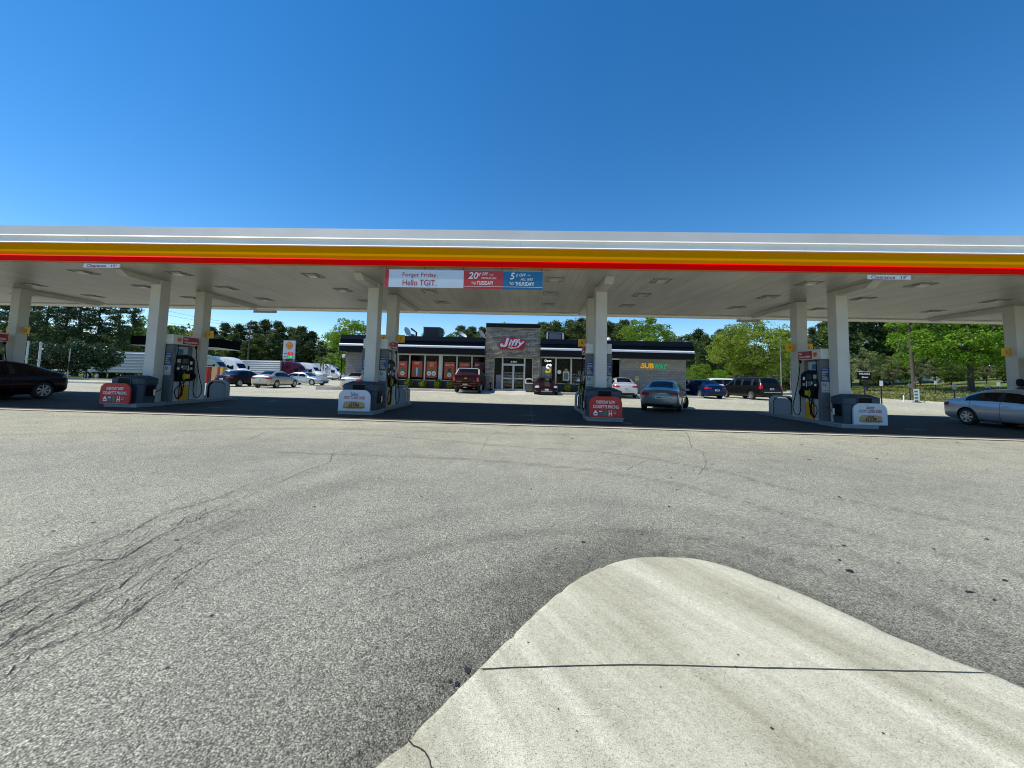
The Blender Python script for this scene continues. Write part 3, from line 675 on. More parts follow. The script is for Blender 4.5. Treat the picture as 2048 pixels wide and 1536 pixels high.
ban = thing('hanging_banner', 'long three-part promotional banner reading Forget Friday hanging under the canopy edge', 'banner', (-2.05, YF - .03, 4.1))
x0, x1, xa, xb_ = -4.51 + 2.05, 0.41 + 2.05, -2.03 + 2.05, -.82 + 2.05
MB().box(x0, x0 + .13, -.012, .0, 0.03, .58).build('red_end', M_BANR, ban)
MB().box(x0 + .13, xa, -.012, .0, 0.02, .575).build('white_panel', mat('banner_white', (0.60, 0.67, 0.76), 0.5, var=0.05), ban)
MB().box(xa, xb_, -.014, .0, 0.01, .575).build('red_panel', M_BANR, ban)
MB().box(xb_, x1, -.012, .0, 0.0, .56).build('blue_panel', M_TEAL, ban)
MB().box(x0, x1, .0, .015, .575, .59).build('rail', M_STEEL, ban)
text(ban, 'lettering', 'Forget Friday.', M_TXTR, -1.35, -.013, .40, .17, 1.10, bold=.008, ext=.002)
text(ban, 'lettering', 'Hello TGIT.', M_TXTR, -1.36, -.013, .17, .19, 1.06, bold=.01, ext=.002)
for s, body, cx_, cz_, h_, w_, sh in ((0, '20', xa + .30, .42, .21, .32, .2), (0, '\u00a2', xa + .50, .46, .13, .06, .2), (0, 'OFF', xa + .66, .475, .09, .2, .2), (0, 'PREMIUM GAS', xa + .78, .345, .06, .47, .3), (0, 'TUESDAY!', xa + .66, .19, .12, .50, 0),
                             (0, '5', xb_ + .30, .42, .21, .15, .2), (0, '\u00a2', xb_ + .44, .44, .13, .06, .2), (0, 'OFF', xb_ + .61, .455, .09, .2, .2), (0, 'ALL GAS', xb_ + .74, .325, .075, .38, .3), (0, 'THURSDAY!', xb_ + .68, .18, .12, .58, 0)):
    text(ban, 'lettering', body, M_TXTW, cx_, -.0145, cz_, h_, w_, bold=.015 if h_ > .08 else 0.0, shear=sh, ext=.002)
for cx_ in (xa + .33, xb_ + .30): text(ban, 'lettering', 'TGI', M_PALEG, cx_ - .02, -.0145, .18, .08, .14, ext=.002)
for cx_ in (xa + .86, xb_ + .80): text(ban, 'lettering', '/ GAL', M_PALEG, cx_, -.0145, .45, .04, .13, ext=.002)
MB().box(xa, x1, -.0155, -.0145, .075, .085).build('pale_line', M_PALEG, ban)
for i in range(5):
    x = x0 + .04 + (x1 - x0 - .08) * i / 4
    MB().box(x - .012, x + .012, -.008, .008, .59, .665).build('clip', M_INK, ban)
    MB().box(x - .28, x + .3, -.03, .02, .612, .622).build('canopy_clamp', mat('clamp_orange', (0.35, 0.13, 0.03), .6), ban)

# ------------------------------------------------------------------ pump islands and what stands on them
def rounded(w, h, r, n=6):                                   # board outline with rounded top corners
    pts = [(-w / 2, 0), (w / 2, 0)]
    for cx_, a0 in ((w / 2 - r, 0), (-w / 2 + r, 90)):
        for i in range(n + 1):
            a = R(a0 + 90 * i / n); pts.append((cx_ + r * math.cos(a), h - r + r * math.sin(a)))
    return pts
def build_island():
    t = thing('pump_island', 'x', 'pump island')
    prof = [(-.60, -1.18), (.60, -1.18), (.60, -.10), (.42, .12), (.42, 3.85), (-.42, 3.85), (-.42, .12), (-.60, -.10)]
    b = MB(); b.prism(prof, 'z', -.02, .105); b.build('steel_form', M_KERB, t)
    b = MB(); b.prism([(x * 1.035, y + (.02 if y > 3 else -.02 if y < -1 else 0)) for x, y in prof], 'z', .1055, .125); b.build('top_slab', M_KTOP, t)
    return t
def hose(b, pts, r=.016): b.tube(pts, r, 7)
def curve_pts(pts, n=6):                                     # Catmull-Rom
    P = [Vector(p) for p in pts]; P = [P[0] * 2 - P[1]] + P + [P[-1] * 2 - P[-2]]; out = []
    for i in range(1, len(P) - 2):
        for k in range(n):
            t = k / n; a, b, c, d = P[i - 1], P[i], P[i + 1], P[i + 2]
            out.append(0.5 * ((2 * b) + (c - a) * t + (2 * a - 5 * b + 4 * c - d) * t * t + (3 * b - a - 3 * c + d) * t * t * t))
    out.append(P[-2]); return out
M_DISP = mat('dispenser_grey', (0.115, 0.130, 0.138), 0.5, var=0.08)
M_DISPW = mat('dispenser_white', (0.52, 0.55, 0.56), 0.35, var=0.05)
M_DOORY = mat('dispenser_yellow', (0.70, 0.36, 0.01), 0.4, var=0.05)
M_SCR = mat('dispenser_screen', (0.03, 0.07, 0.08), 0.1, var=0.3, scale=30)
M_NOZG = mat('nozzle_green', (0.30, 0.36, 0.01), 0.4)
M_STICK = mat('sticker_grey', (0.45, 0.47, 0.46), 0.5, var=0.2, scale=30)
M_VAL = mat('valance_white', (0.64, 0.64, 0.60), 0.4, var=0.06, scale=2)
M_VRED = mat('valance_red', (0.36, 0.008, 0.012), 0.4, var=0.05)
M_POSTER = mat('poster_cream', (0.62, 0.52, 0.25), 0.5, var=0.1)
def build_dispenser():
    """Stands between the two columns; y runs from the near column (14.27) to the far one (15.86); origin at y=15.28."""
    t = thing('fuel_dispenser', 'x', 'fuel dispenser')
    o = -15.28
    b = MB(); b.box(-.30, .30, 14.50 + o, 15.60 + o, .126, 2.36); b.build('cabinet', M_DISP, t, bevel=.01)
    b = MB(); b.box(-.47, .47, 14.48 + o, 15.66 + o, 2.37, 2.76)
    v = b.build('valance', M_VAL, t, bevel=.03)
    MB().box(-.44, .44, 15.662 + o, 15.70 + o, 2.38, 2.75).build('yellow_end', M_SIGNY, v)
    for sd in (-1, 1):
        # everything seen on one fuelling side; sd = -1 faces -X
        rz = R(-90) if sd < 0 else R(90)
        X = lambda d: sd * d
        # red name strip and badge on the valance; u runs away from the viewer
        b = MB(); b.box(min(X(.472), X(.485)), max(X(.472), X(.485)), 14.93 + o, 15.655 + o, 2.41, 2.70); b.build('red_strip', M_VRED, v)
        cx_ = -(15.29 + o) if sd < 0 else (15.29 + o)
        text(v, 'lettering', 'Fuel', M_TXTW, cx_ - .24, -.486, 2.62, .08, .16, rz=rz, bold=.02, ext=.003)
        text(v, 'lettering', 'V-Power NiTRO+', M_TXTW, cx_, -.486, 2.49, .08, .62, rz=rz, bold=.02, ext=.003)
        cy = 14.77 + o
        pecten(v, -cy if sd < 0 else cy, -.472, 2.56, .095, rz=rz)
        # side panels beside the near column, with a poster and a sticker
        b = MB(); b.box(min(X(.30), X(.49)), max(X(.30), X(.49)), 14.50 + o, 14.66 + o, .126, 2.36); b.build('side_panel', M_DISP, t, bevel=.008)
        b = MB(); b.box(min(X(.302), X(.36)), max(X(.302), X(.36)), 14.665 + o, 14.72 + o, .126, 2.36); b.build('pale_post', M_STEEL, t)
        u = X(.335); yf = 14.494 + o
        pz = MB().box(u - .14, u + .14, yf - .005, yf, 1.56, 2.06).build('blue_poster', M_BLUE, t)
        for k, (w_, s_) in enumerate(((.20, 'NEVER'), (.13, 'PAY'), (.16, 'FULL'), (.20, 'PRICE'))):
            text(pz, 'lettering', s_, M_POSTER, u - (.20 - w_) / 2, yf - .0055, 1.90 - k * .088, .065, w_, bold=.02, ext=.002)
        text(pz, 'lettering', 'Fuel Rewards', M_PALEG, u, yf - .0055, 2.005, .03, .18, ext=.002)
        ps = MB().box(u - .14, u + .14, yf - .005, yf, 1.16, 1.54).build('price_sticker', M_STICK, t)
        text(ps, 'lettering', '5\u00a2', M_BLUE, u - .04, yf - .0055, 1.42, .15, .15, bold=.02, shear=.15, ext=.002)
        MB().box(u - .11, u + .11, yf - .007, yf - .0055, 1.22, 1.235).build('small_print', M_DISP, ps)
        # pump head: black console with display, card reader, buttons
        f0, f1 = .30, .45
        b = MB(); b.prism([(14.7 + o, .92), (15.58 + o, .92), (15.62 + o, 1.25), (15.58 + o, 1.80), (15.43 + o, 1.93), (15.2 + o, 1.98), (14.96 + o, 1.95), (14.72 + o, 1.86)], 'x', X(f0), X(f1))
        h = b.build('console', M_BLK, t, bevel=.015)
        def pl(name, m_, a, c, z0, z1, f=.4515, th=.008):
            P = MB(); P.box(min(X(f), X(f + th)), max(X(f), X(f + th)), a + o, c + o, z0, z1); return P.build(name, m_, h)
        pl('display', M_SCR, 15, 15.28, 1.62, 1.82); pl('card_reader', M_DISP, 15.02, 15.22, 1.38, 1.56); pl('grade_sticker', M_STICK, 14.76, 14.92, 1.66, 1.80); pl('grade_sticker', M_SCR, 14.78, 14.91, 1.48, 1.64)
        pl('grade_button', M_PALEG, 14.78, 14.88, 1.38, 1.46); pl('grade_button', M_PALEG, 15.36, 15.46, 1.60, 1.72); pl('grade_button', M_STICK, 15.36, 15.48, 1.38, 1.48); pl('receipt_slot', M_PALEG, 14.98, 15.015, 1.44, 1.54); pl('receipt_slot', M_PALEG, 15.27, 15.295, 1.34, 1.56)
        pl('warning_label', M_DOORY, 15.1, 15.38, 1.02, 1.20)
        # upper ad panel
        P = MB(); P.box(min(X(.30), X(.33)), max(X(.30), X(.33)), 14.78 + o, 15.33 + o, 2.0, 2.30); P.build('notice_panel', M_STICK, t)
        P = MB(); P.box(min(X(.331), X(.338)), max(X(.331), X(.338)), 14.88 + o, 15.13 + o, 2.02, 2.2); P.build('notice_picture', M_TEAL, t)
        # lower doors
        P = MB(); P.box(min(X(.30), X(.40)), max(X(.30), X(.40)), 14.7 + o, 14.98 + o, .126, .90); P.build('white_door', M_DISPW, t)
        P = MB(); P.box(min(X(.30), X(.405)), max(X(.30), X(.405)), 14.982 + o, 15.03 + o, .126, .84); P.build('red_stripe', M_VRED, t)
        P = MB(); P.box(min(X(.30), X(.40)), max(X(.30), X(.40)), 15.032 + o, 15.44 + o, .126, .76); P.build('yellow_door', M_DOORY, t)
        P = MB(); P.box(min(X(.30), X(.40)), max(X(.30), X(.40)), 15.032 + o, 15.44 + o, .762, .90); P.build('white_door', M_DISPW, t)
        # nozzles and hoses
        def nozzle(y, z, m_):
            P = MB(); P.tube([(X(.47), y + o, z + .16), (X(.50), y + .0 + o, z + .05), (X(.49), y + .01 + o, z - .08)], .035, 8, .022)
            P.box(min(X(.46), X(.54)), max(X(.46), X(.54)), y + o - .035, y + o + .035, z - .02, z + .14)
            P.tube([(X(.50), y + o, z + .14), (X(.47), y + o + .02, z + .24)], .013, 6); P.build('nozzle', m_, t)
        nozzle(15.08, 1.02, M_NOZG); nozzle(15.56, 1.06, M_BLK); nozzle(14.8, 1.10, M_BLK)
        hb = MB()
        hose(hb, curve_pts([(X(.43), 14.78 + o, 2.36), (X(.46), 14.74 + o, 1.95), (X(.50), 14.62 + o, 1.3), (X(.52), 14.96 + o, .75), (X(.52), 15.02 + o, .34), (X(.52), 14.8 + o, .22), (X(.52), 14.98 + o, .38), (X(.51), 15.08 + o, .72), (X(.50), 15.08 + o, .95)]))
        hb.build('hose', M_BLK, t)
        hb = MB()
        hose(hb, curve_pts([(X(.45), 15.28 + o, .95), (X(.50), 14.74 + o, .60), (X(.51), 14.76 + o, .32), (X(.51), 14.88 + o, .26), (X(.51), 14.98 + o, .5), (X(.50), 14.94 + o, .95)]))
        hb.build('hose', M_BLK, t)
        hb = MB()
        hose(hb, curve_pts([(X(.44), 15.6 + o, 2.36), (X(.48), 15.66 + o, 1.7), (X(.52), 15.82 + o, 1.0), (X(.54), 15.94 + o, .55), (X(.54), 15.82 + o, .26), (X(.54), 15.62 + o, .26), (X(.53), 15.52 + o, .5), (X(.51), 15.55 + o, .98)]))
        hb.box(min(X(.41), X(.47)), max(X(.41), X(.47)), 15.57 + o, 15.63 + o, 2.26, 2.384)
        hb.build('hose', M_BLK, t)
    return t
def build_bin():
    t = thing('service_bin', 'x', 'waste bin')
    W, D, H = .62, .36, 1.0
    def octo(w, d, c): return [(-w + c, -d), (w - c, -d), (w, -d + c * .8), (w, d - c * .8), (w - c, d), (-w + c, d), (-w, d - c * .8), (-w, -d + c * .8)]
    def taper(b, p0, z0, p1, z1):
        n = len(p0); b.add([(x, y, z0) for x, y in p0] + [(x, y, z1) for x, y in p1], [tuple(range(n))[::-1], tuple(range(n, 2 * n))] + [(i, (i + 1) % n, n + (i + 1) % n, n + i) for i in range(n)])
    b = MB(); taper(b, octo(W - .05, D - .03, .14), .126, octo(W - .02, D, .14), .80); b.build('body', M_BIN, t, bevel=.012)
    b = MB(); taper(b, octo(W, D + .02, .15), .803, octo(W, D + .02, .15), 1.02); taper(b, octo(W, D + .02, .15), 1.021, octo(W * .62, D * .5, .08), 1.13); b.build('hood', M_BIN, t, bevel=.012)
    b = MB(); b.box(-.22, .22, -D - .032, -D - .021, .84, 1.02); b.build('waste_opening', M_BLK, t)
    b = MB(); b.box(-.25, -.222, -D - .045, -D - .021, .81, 1.05); b.box(.222, .25, -D - .045, -D - .021, .81, 1.05); b.box(-.222, .222, -D - .045, -D - .021, 1.022, 1.05); b.build('opening_frame', M_BIN, t)
    b = MB(); b.box(-.25, .25, -D - .04, -D - .021, .70, .80); b.build('front_ledge', mat('bin_ledge', (0.10, 0.14, 0.18), .5), t)
    for s in (-1, 1):
        b = MB(); b.box(min(s * (W + .001), s * (W - .03)), max(s * (W + .001), s * (W - .03)), -.16, .14, .38, .78); b.build('towel_recess', M_BLK, t)
        b = MB(); b.box(min(s * (W + .002), s * (W + .02)), max(s * (W + .002), s * (W + .02)), .10, .16, .40, .62); b.build('towel', M_PALEG, t)
        b = MB(); b.tube([(s * (W + .0), .18, .50), (s * (W + .03), .38, .64)], .012, 6); b.build('squeegee', M_BLK, t)
    return t
def build_guard():
    t = thing('end_guard', 'x', 'bumper guard')
    b = MB(); out = []
    w, h, r = 1.02, .80, .30
    b.prism([(p[0] * .74, p[1] * .86) for p in rounded(w, h, r)], 'y', -.03, .03); b.build('panel', mat('guard_panel', (0.22, 0.26, 0.31), .5, var=.08), t)
    o_ = rounded(w, h, r, 8); i_ = [(x * .86, z * .93) for x, z in o_]
    def arch(name, A, B, y0, y1, m_):
        b = MB(); n = len(A); P = A[1:] + A[:1]; Q = B[1:] + B[:1]
        vs = [(x, y0, z) for x, z in P] + [(x, y0, z) for x, z in Q] + [(x, y1, z) for x, z in P] + [(x, y1, z) for x, z in Q]; fs = []
        for k in range(n - 1): fs += [(k, k + 1, n + k + 1, n + k), (2 * n + k, 3 * n + k, 3 * n + k + 1, 2 * n + k + 1), (k, 2 * n + k, 2 * n + k + 1, k + 1), (n + k, n + k + 1, 3 * n + k + 1, 3 * n + k)]
        b.add(vs, fs); return b.build(name, m_, t)
    arch('hoop', o_, i_, -.09, .09, mat('guard_hoop', (0.34, 0.36, 0.37), .45, var=.1))
    arch('rubber_ring', [(x * .995, z * .995) for x, z in i_], [(x * .94, z * .96) for x, z in i_], -.07, .07, M_BLK)
    return t
def build_endsign(kind, t=None):
    t = thing('end_sign', 'x', 'sign'); W, H = 1.10, .72
    b = MB(); b.prism(rounded(W, H, .24), 'y', -.03, .03); b.build('board', M_SIGNR if kind == 'red' else mat('board_white', (0.52, 0.58, 0.64), .45, var=.05), t, bevel=.008)
    if kind == 'red':
        text(t, 'lettering', 'EVERYDAY LOW', M_TXTW, 0, -.031, .53, .105, .62, bold=.012, ext=.003)
        text(t, 'lettering', 'CIGARETTE PRICING', M_TXTW, 0, -.031, .375, .105, .86, bold=.012, ext=.003)
        cols = ((-.34, M_PALEG), (-.17, mat('pack_teal', (.05, .16, .16), .5)), (-.01, mat('pack_green', (.04, .20, .09), .5)), (.15, M_PALEG), (.30, M_STICK))
        for x, m_ in cols[:3] + cols[4:]:
            P = MB()
            if x == -.34: P.prism([(x - .065, .08), (x + .065, .08), (x + .065, .18), (x, .26), (x - .065, .18)], 'y', -.037, -.032)
            elif x > .2: P.box(x - .05, x + .05, -.037, -.032, .14, .17); P.box(x - .04, x + .05, -.037, -.032, .20, .22)
            else: P.box(x - .06, x + .06, -.037, -.032, .08, .24)
            P.build('pack_picture', m_, t)
        P = MB(); P.box(.10, .125, -.037, -.032, .06, .26); P.box(.185, .21, -.037, -.032, .06, .26); P.box(.125, .185, -.037, -.032, .13, .17); P.build('pack_picture', M_PALEG, t)
        P = MB(); P.box(-.38, -.30, -.040, -.0375, .12, .155); P.build('pack_band', M_TEAL, t)
        P = MB(); P.box(-.225, -.115, -.040, -.0375, .205, .235); P.build('pack_band', M_PALEG, t)
    else:
        text(t, 'lettering', 'Select', M_INK, 0, -.031, .58, .12, .27, shear=.3, bold=.005, ext=.003)
        text(t, 'lettering', 'FOOT LONG SUBS', mat('red_soft', (.42, .05, .05), .5), 0, -.031, .455, .10, .72, bold=.02, ext=.003)
        P = MB(); n = 30; P.prism([(.37 * math.copysign(abs(math.cos(2 * math.pi * k / n)) ** .5, math.cos(2 * math.pi * k / n)), .20 + .13 * math.copysign(abs(math.sin(2 * math.pi * k / n)) ** .6, math.sin(2 * math.pi * k / n))) for k in range(n)], 'y', -.036, -.031)
        P.build('sandwich_picture', mat('bread', (.50, .33, .14), .6, var=.25, scale=9), t)
        P = MB(); P.prism([(-.38 + .76 * k / 18, .135 + .012 * math.sin(k * 2.2)) for k in range(19)] + [(.38 - .76 * k / 18, .115) for k in range(19)], 'y', -.040, -.037); P.build('sandwich_filling', mat('filling', (.12, .07, .03), .7), t)
        text(t, 'lettering', '3 FOR', M_INK, 0, -.041, .265, .07, .22, bold=.02, ext=.003)
        text(t, 'lettering', '$17.99', M_INK, .0, -.041, .18, .12, .36, bold=.03, shear=.1, ext=.003)
    MB().box(-.50, .50, -.05, .05, 0.0, .012).build('foot', M_STEEL, t)
    return t
ISL_DX = [0.0, -0.15, 0.0, 0.0, 0.35, 0.3]; ISL_DY = [0, 0.0, -0.15, 0.1, 0.4, 0.4]
isl0, dsp0, bin0, grd0 = build_island(), build_dispenser(), build_bin(), build_guard()
sg_r, sg_w = build_endsign('red'), build_endsign('white')
CM = {}
for c in bpy.data.objects:
    if c.parent: CM.setdefault(c.parent, []).append(c)
used = set()
def place(proto, loc, label, group, rz=0.0):
    if proto.name not in used: used.add(proto.name); o = proto; o.location = loc; o.rotation_euler = (0, 0, rz); o['label'] = label
    else: o = copy_tree(proto, loc, rz, label, cmap=CM)
    if group: o['group'] = group
    return o
WH = ['behind the dark maroon car', 'at the leftmost red CIGARETTE sign', 'with the left FOOT LONG SUBS sign', 'with the red CIGARETTE sign right of the entrance', 'with the right FOOT LONG SUBS sign', 'behind the silver sedan at the right edge']
for i, x in enumerate(CX):
    place(isl0, (x, 14.35 + ISL_DY[i] * .8 + (0 if i else 0), 0.006), 'steel-edged pump island ' + WH[i], 'pump islands under the canopy')
    place(dsp0, (x, 15.28, 0), 'fuel dispenser ' + WH[i], 'fuel dispensers between the canopy columns')
    place(grd0, (x, 17.45, 0.125), 'rounded end guard of the island ' + WH[i], 'rounded guards at the island ends')
    if 0 < i < 5:
        place(bin0, (x + ISL_DX[i] * .6, 13.72 + ISL_DY[i] * .5, 0.0), 'slate blue bin ' + WH[i], 'slate blue bins on the islands')
        place(sg_r if i in (1, 3) else sg_w, (x + ISL_DX[i], 13.12 + ISL_DY[i], 0.128), ('red EVERYDAY LOW CIGARETTE PRICING sign at the leftmost full pump island' if i == 1 else 'red EVERYDAY LOW CIGARETTE PRICING sign nearest the parked grey sedan' if i == 3 else 'white FOOT LONG SUBS sign left of the maroon pickup' if i == 2 else 'white FOOT LONG SUBS sign nearest the silver sedan at right'), 'red cigarette price signs' if i in (1, 3) else 'white sandwich signs')
# yellow pump numbers on both sides of each far column
NUM = [('12', '11'), ('10', '9'), ('8', '7'), ('6', '5'), ('4', '3'), ('2', '1')]
for i, x in enumerate(CX):
    for k, s in enumerate((-1, 1)):
        w = .32
        t = thing('number_flag', 'yellow flag with pump number %s on the %s side of its column' % (NUM[i][k], 'left' if s < 0 else 'right'), 'sign', (x + s * (.205 + w / 2 + .02), 16.30, 2.78), 0, 'yellow pump number flags')
        MB().box(-w / 2, w / 2, -.02, .02, 0, .33).build('plate', M_SIGNY, t, bevel=.006)
        text(t, 'number', NUM[i][k], M_VRED, 0, -.021, .165, .12, None, bold=.02, ext=.003)
        MB().box(-w / 2 - .021 if s > 0 else w / 2 + .001, -w / 2 - .001 if s > 0 else w / 2 + .021, -.015, .015, .05, .28).build('bracket', M_STEEL, t)

# ------------------------------------------------------------------ the shop
YW = 32.0; FL = 0.36
sw = MB(); sw.box(-16.9, -3.6, 30.35, YW + .1, -.1, .325); sw.box(1.1, 13.6, 30.35, YW + .1, -.1, .325)
sw.prism([(30.35, .17), (31.5, FL - .02), (YW + 14, FL - .02), (YW + 14, -.1), (30.35, -.1)], 'x', -3.6, 1.1)
o = sw.build('sidewalk', M_WALK); o['kind'] = 'structure'
sheet('front_apron', lin(-17, 14.1, 1.0), [28.7, 29.2, 29.7, 30.34], 0.006, M_WALK)
sheet('door_apron', [-3.3, -1.1, 1.1], [28.2, 28.7], 0.010, M_WALK)
b = MB(); b.box(-16.4, -3.7, 31.05, YW - .05, .326, .345); b.box(1.2, 12.9, 31.05, YW - .05, .326, .345)
o = b.build('mulch_bed', mat('gravel_bed', (.42, .40, .35), .9, var=.4, scale=25, bump=.6)); o['kind'] = 'structure'

shop = thing('convenience_store', 'low grey block shop with a black fascia and a stone entrance tower', 'shop', (0, 0, 0))
WX0, WX1 = -15.35, 12.95
ZS, ZT = 1.03, 3.14
b = MB()
b.box(WX0, -10.92, YW, YW + .2, .33, 3.4); b.build('left_wall', M_BLOCK, shop)
b = MB(); b.box(7.58, WX1, YW, YW + .2, .33, 3.4); b.build('right_wall', M_BLOCK, shop)
b = MB(); b.box(-10.918, -3.3, YW, YW + .2, .33, ZS - .05); b.box(1.0, 7.578, YW, YW + .2, .33, ZS - .05); b.build('knee_wall', mat('dark_block', (.05, .06, .062), .8, var=.1), shop)
b = MB(); b.box(WX0, WX0 + .2, YW + .2, YW + 14, .33, 3.4); b.box(WX1 - .2, WX1, YW + .2, YW + 14, .33, 3.4); b.build('side_wall', M_BLOCK, shop)
b = MB(); b.box(WX0 + .2, WX1 - .2, YW + 13.8, YW + 14, .33, 4.4); b.build('rear_wall', M_BLOCK, shop)
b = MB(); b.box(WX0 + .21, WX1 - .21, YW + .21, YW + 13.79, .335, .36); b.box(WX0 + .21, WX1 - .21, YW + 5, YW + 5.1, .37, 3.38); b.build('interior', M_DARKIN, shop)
b = MB(); b.box(WX0 + .01, WX1 - .01, YW + .01, YW + 13.99, 3.41, 3.5); b.build('roof', mat('roof_membrane', (.35, .35, .34), .9), shop)
def fascia(x0, x1):
    b = MB(); b.prism([(31.15, 3.88), (31.35, 4.62), (31.55, 4.62), (31.55, 3.88)], 'x', x0, x1)
    b.prism([(31.13, 3.19), (31.13, 3.68), (31.6, 3.68), (31.6, 3.45), (31.9, 3.45), (31.9, 3.19)], 'x', x0, x1)
    f = b.build('fascia', M_BLACK, shop)
    b = MB(); b.prism([(31.06, 3.69), (31.05, 3.80), (31.10, 3.875), (31.4, 3.875), (31.4, 3.685)], 'x', x0, x1); b.build('white_stripe', mat('stripe_white', (.74, .76, .80), .35), f)
    b = MB(); b.prism([(31.10, 4.20), (31.09, 4.24), (31.3, 4.24), (31.3, 4.20)], 'x', x0 + .01, x1 - .01); b.build('fascia_rib', M_BLACK, f)
fascia(-15.55, -3.5); fascia(1.05, 13.25)
b = MB(); b.box(-15.5, -3.5, 31.6, 45.9, 3.5, 3.55); b.box(-15.55, -15.4, 31.5, 45.8, 3.19, 4.6); b.box(13.1, 13.25, 31.6, 45.8, 3.19, 4.6); b.build('return_fascia', M_BLACK, shop)
# stone tower with a door opening
TX0, TX1, TY = -3.47, 1.02, 31.62; DX0, DX1, DZ = -2.80, .47, 3.08
b = MB(); b.box(TX0, DX0, TY, TY + .5, .33, 5.47); b.box(DX1, TX1, TY, TY + .5, .33, 5.47); b.box(DX0, DX1, TY, TY + .5, DZ, 5.47)
b.box(TX0, TX1, TY + 2.6, TY + 2.8, 3.5, 5.4); b.box(TX0, TX0 + .3, TY + .5, TY + 2.6, 3.4, 5.47); b.box(TX1 - .3, TX1, TY + .5, TY + 2.6, 3.4, 5.47)
tw = b.build('entrance_tower', M_STONE, shop)
b = MB(); b.box(TX0 - .0, TX1 + .0, TY - .20, TY + 2.8, 5.50, 5.83); b.build('tower_cap', M_BLACK, tw)
b = MB(); b.box(TX0 - .02, TX1 + .02, TY - .22, TY + 2.82, 5.83, 5.86); b.box(TX0, TX1, TY - .10, TY + 2.8, 5.47, 5.50); b.build('cap_trim', mat('trim_tan', (.45, .40, .32), .6), tw)
# shop windows
def window(x0, x1, z0, z1, y=YW + .02):
    t_ = .055
    b = MB(); b.box(x0, x1, y, y + .09, z1 - t_, z1); b.box(x0, x1, y, y + .09, z0, z0 + t_); b.box(x0, x0 + t_, y, y + .09, z0 + t_, z1 - t_); b.box(x1 - t_, x1, y, y + .09, z0 + t_, z1 - t_)
    f = b.build('window', M_ALU, shop)
    b = MB(); b.box(x0 + t_, x1 - t_, y + .04, y + .05, z0 + t_, z1 - t_); b.build('pane', M_GLASS, f); return f
def wx(u, v=735): return AY(u, v, YW).x
WL = [wx(u) for u in (795, 818.6, 849.2, 878.5)] ; WL2 = [wx(u) for u in (883.5, 913.3, 943.3, 972)]
for q in (WL, WL2):
    for a, c in zip(q[:-1], q[1:]): window(a, c - .002, ZS - .05, ZT)
MB().box(WL[3], WL2[0], YW - .02, YW + .12, ZS - .05, ZT).build('window_pier', M_ALU, shop)
WR = [wx(u) for u in (1081, 1111.8, 1142.5, 1176, 1210, 1240.7)]
for a, c in zip(WR[:-1], WR[1:]): window(a, c - .002, ZS - .05, ZT)
MB().box(-10.9, -3.32, YW - .04, YW + .02 - .002, ZT, 3.20).box(1.05, 7.56, YW - .04, YW + .018, ZT, 3.20).build('window_head', M_ALU, shop)
if WL[0] > -10.9: MB().box(-10.916, WL[0] - .003, YW, YW + .2, ZS - .05, ZT).build('window_jamb', M_BLOCK, shop)
# entrance: side lights, transom, two glazed doors
def DXu(u): return AY(u, 745, TY + .3).x
yd = TY + .28
d0, d1, d2, d3 = DXu(988), DXu(1004.7), DXu(1048.8), DXu(1064)
def glazed(name, x0, x1, z0, z1, t_=.06, mid=None):
    b = MB(); b.box(x0, x1, yd, yd + .08, z1 - t_, z1); b.box(x0, x1, yd, yd + .08, z0, z0 + t_ * 1.4); b.box(x0, x0 + t_, yd, yd + .08, z0 + t_ * 1.4, z1 - t_); b.box(x1 - t_, x1, yd, yd + .08, z0 + t_ * 1.4, z1 - t_)
    if mid: b.box(x0 + t_, x1 - t_, yd + .01, yd + .07, mid - .04, mid + .04)
    f = b.build(name, M_ALU, shop)
    b = MB(); b.box(x0 + t_, x1 - t_, yd + .035, yd + .042, z0 + t_ * 1.4, z1 - t_); b.build('pane', M_GLASS, f); return f
glazed('side_light', DX0 + .003, d1 - .002, FL, DZ - .003); glazed('side_light', d2 + .002, DX1 - .003, FL, DZ - .003); glazed('transom', d1, d2, 2.47, DZ - .003)
dm = (d1 + d2) / 2
for a, c, hx in ((d1, dm - .003, dm - .12), (dm + .003, d2, dm + .12)):
    f = glazed('door', a, c, FL, 2.465, .075, mid=1.33)
    MB().tube([(hx, yd - .05, 1.0), (hx, yd - .05, 1.5)], .015, 6).build('handle', M_STEEL, f)
ft = text(shop, 'street_number', '6460', M_TXTW, dm + .02, yd - .005, 2.72, .16, .52, bold=.02)
# things seen through the glass: shelves, coolers, a menu board
M_IN = [mat('goods_%d' % i, c, .5, var=.5, scale=14) for i, c in enumerate(((.35, .04, .03), (.45, .33, .08), (.10, .25, .28), (.40, .40, .38), (.10, .12, .30)))]
def shelf_unit(x, y, w, label):
    t = thing('display_shelf', label, 'shelf', (x, y, FL), 0, 'stocked shelves inside the shop')
    MB().box(-w / 2, w / 2, .3, .34, 0, 1.5).box(-w / 2, -w / 2 + .03, 0, .3, 0, 1.5).box(w / 2 - .03, w / 2, 0, .3, 0, 1.5).build('frame', M_PALEG, t)
    for k in range(5):
        z = .12 + k * .28; MB().box(-w / 2 + .03, w / 2 - .03, .0, .3, z, z + .02).build('shelf', M_PALEG, t)
        g = MB(); x0 = -w / 2 + .05
        while x0 < w / 2 - .12: ww = rr.uniform(.06, .14); g.box(x0, x0 + ww - .01, .03, .25, z + .021, z + rr.uniform(.12, .22)); x0 += ww
        g.build('goods', M_IN[k % 5], t)
shelf_unit(dm - .42, yd + .9, .85, 'stocked shelf seen through the left entrance door')
shelf_unit(dm + .55, yd + 1.5, .85, 'stocked shelf seen through the right entrance door')
shelf_unit(4.4, YW + 2.4, 1.6, 'shelf deep behind the sandwich shop window')

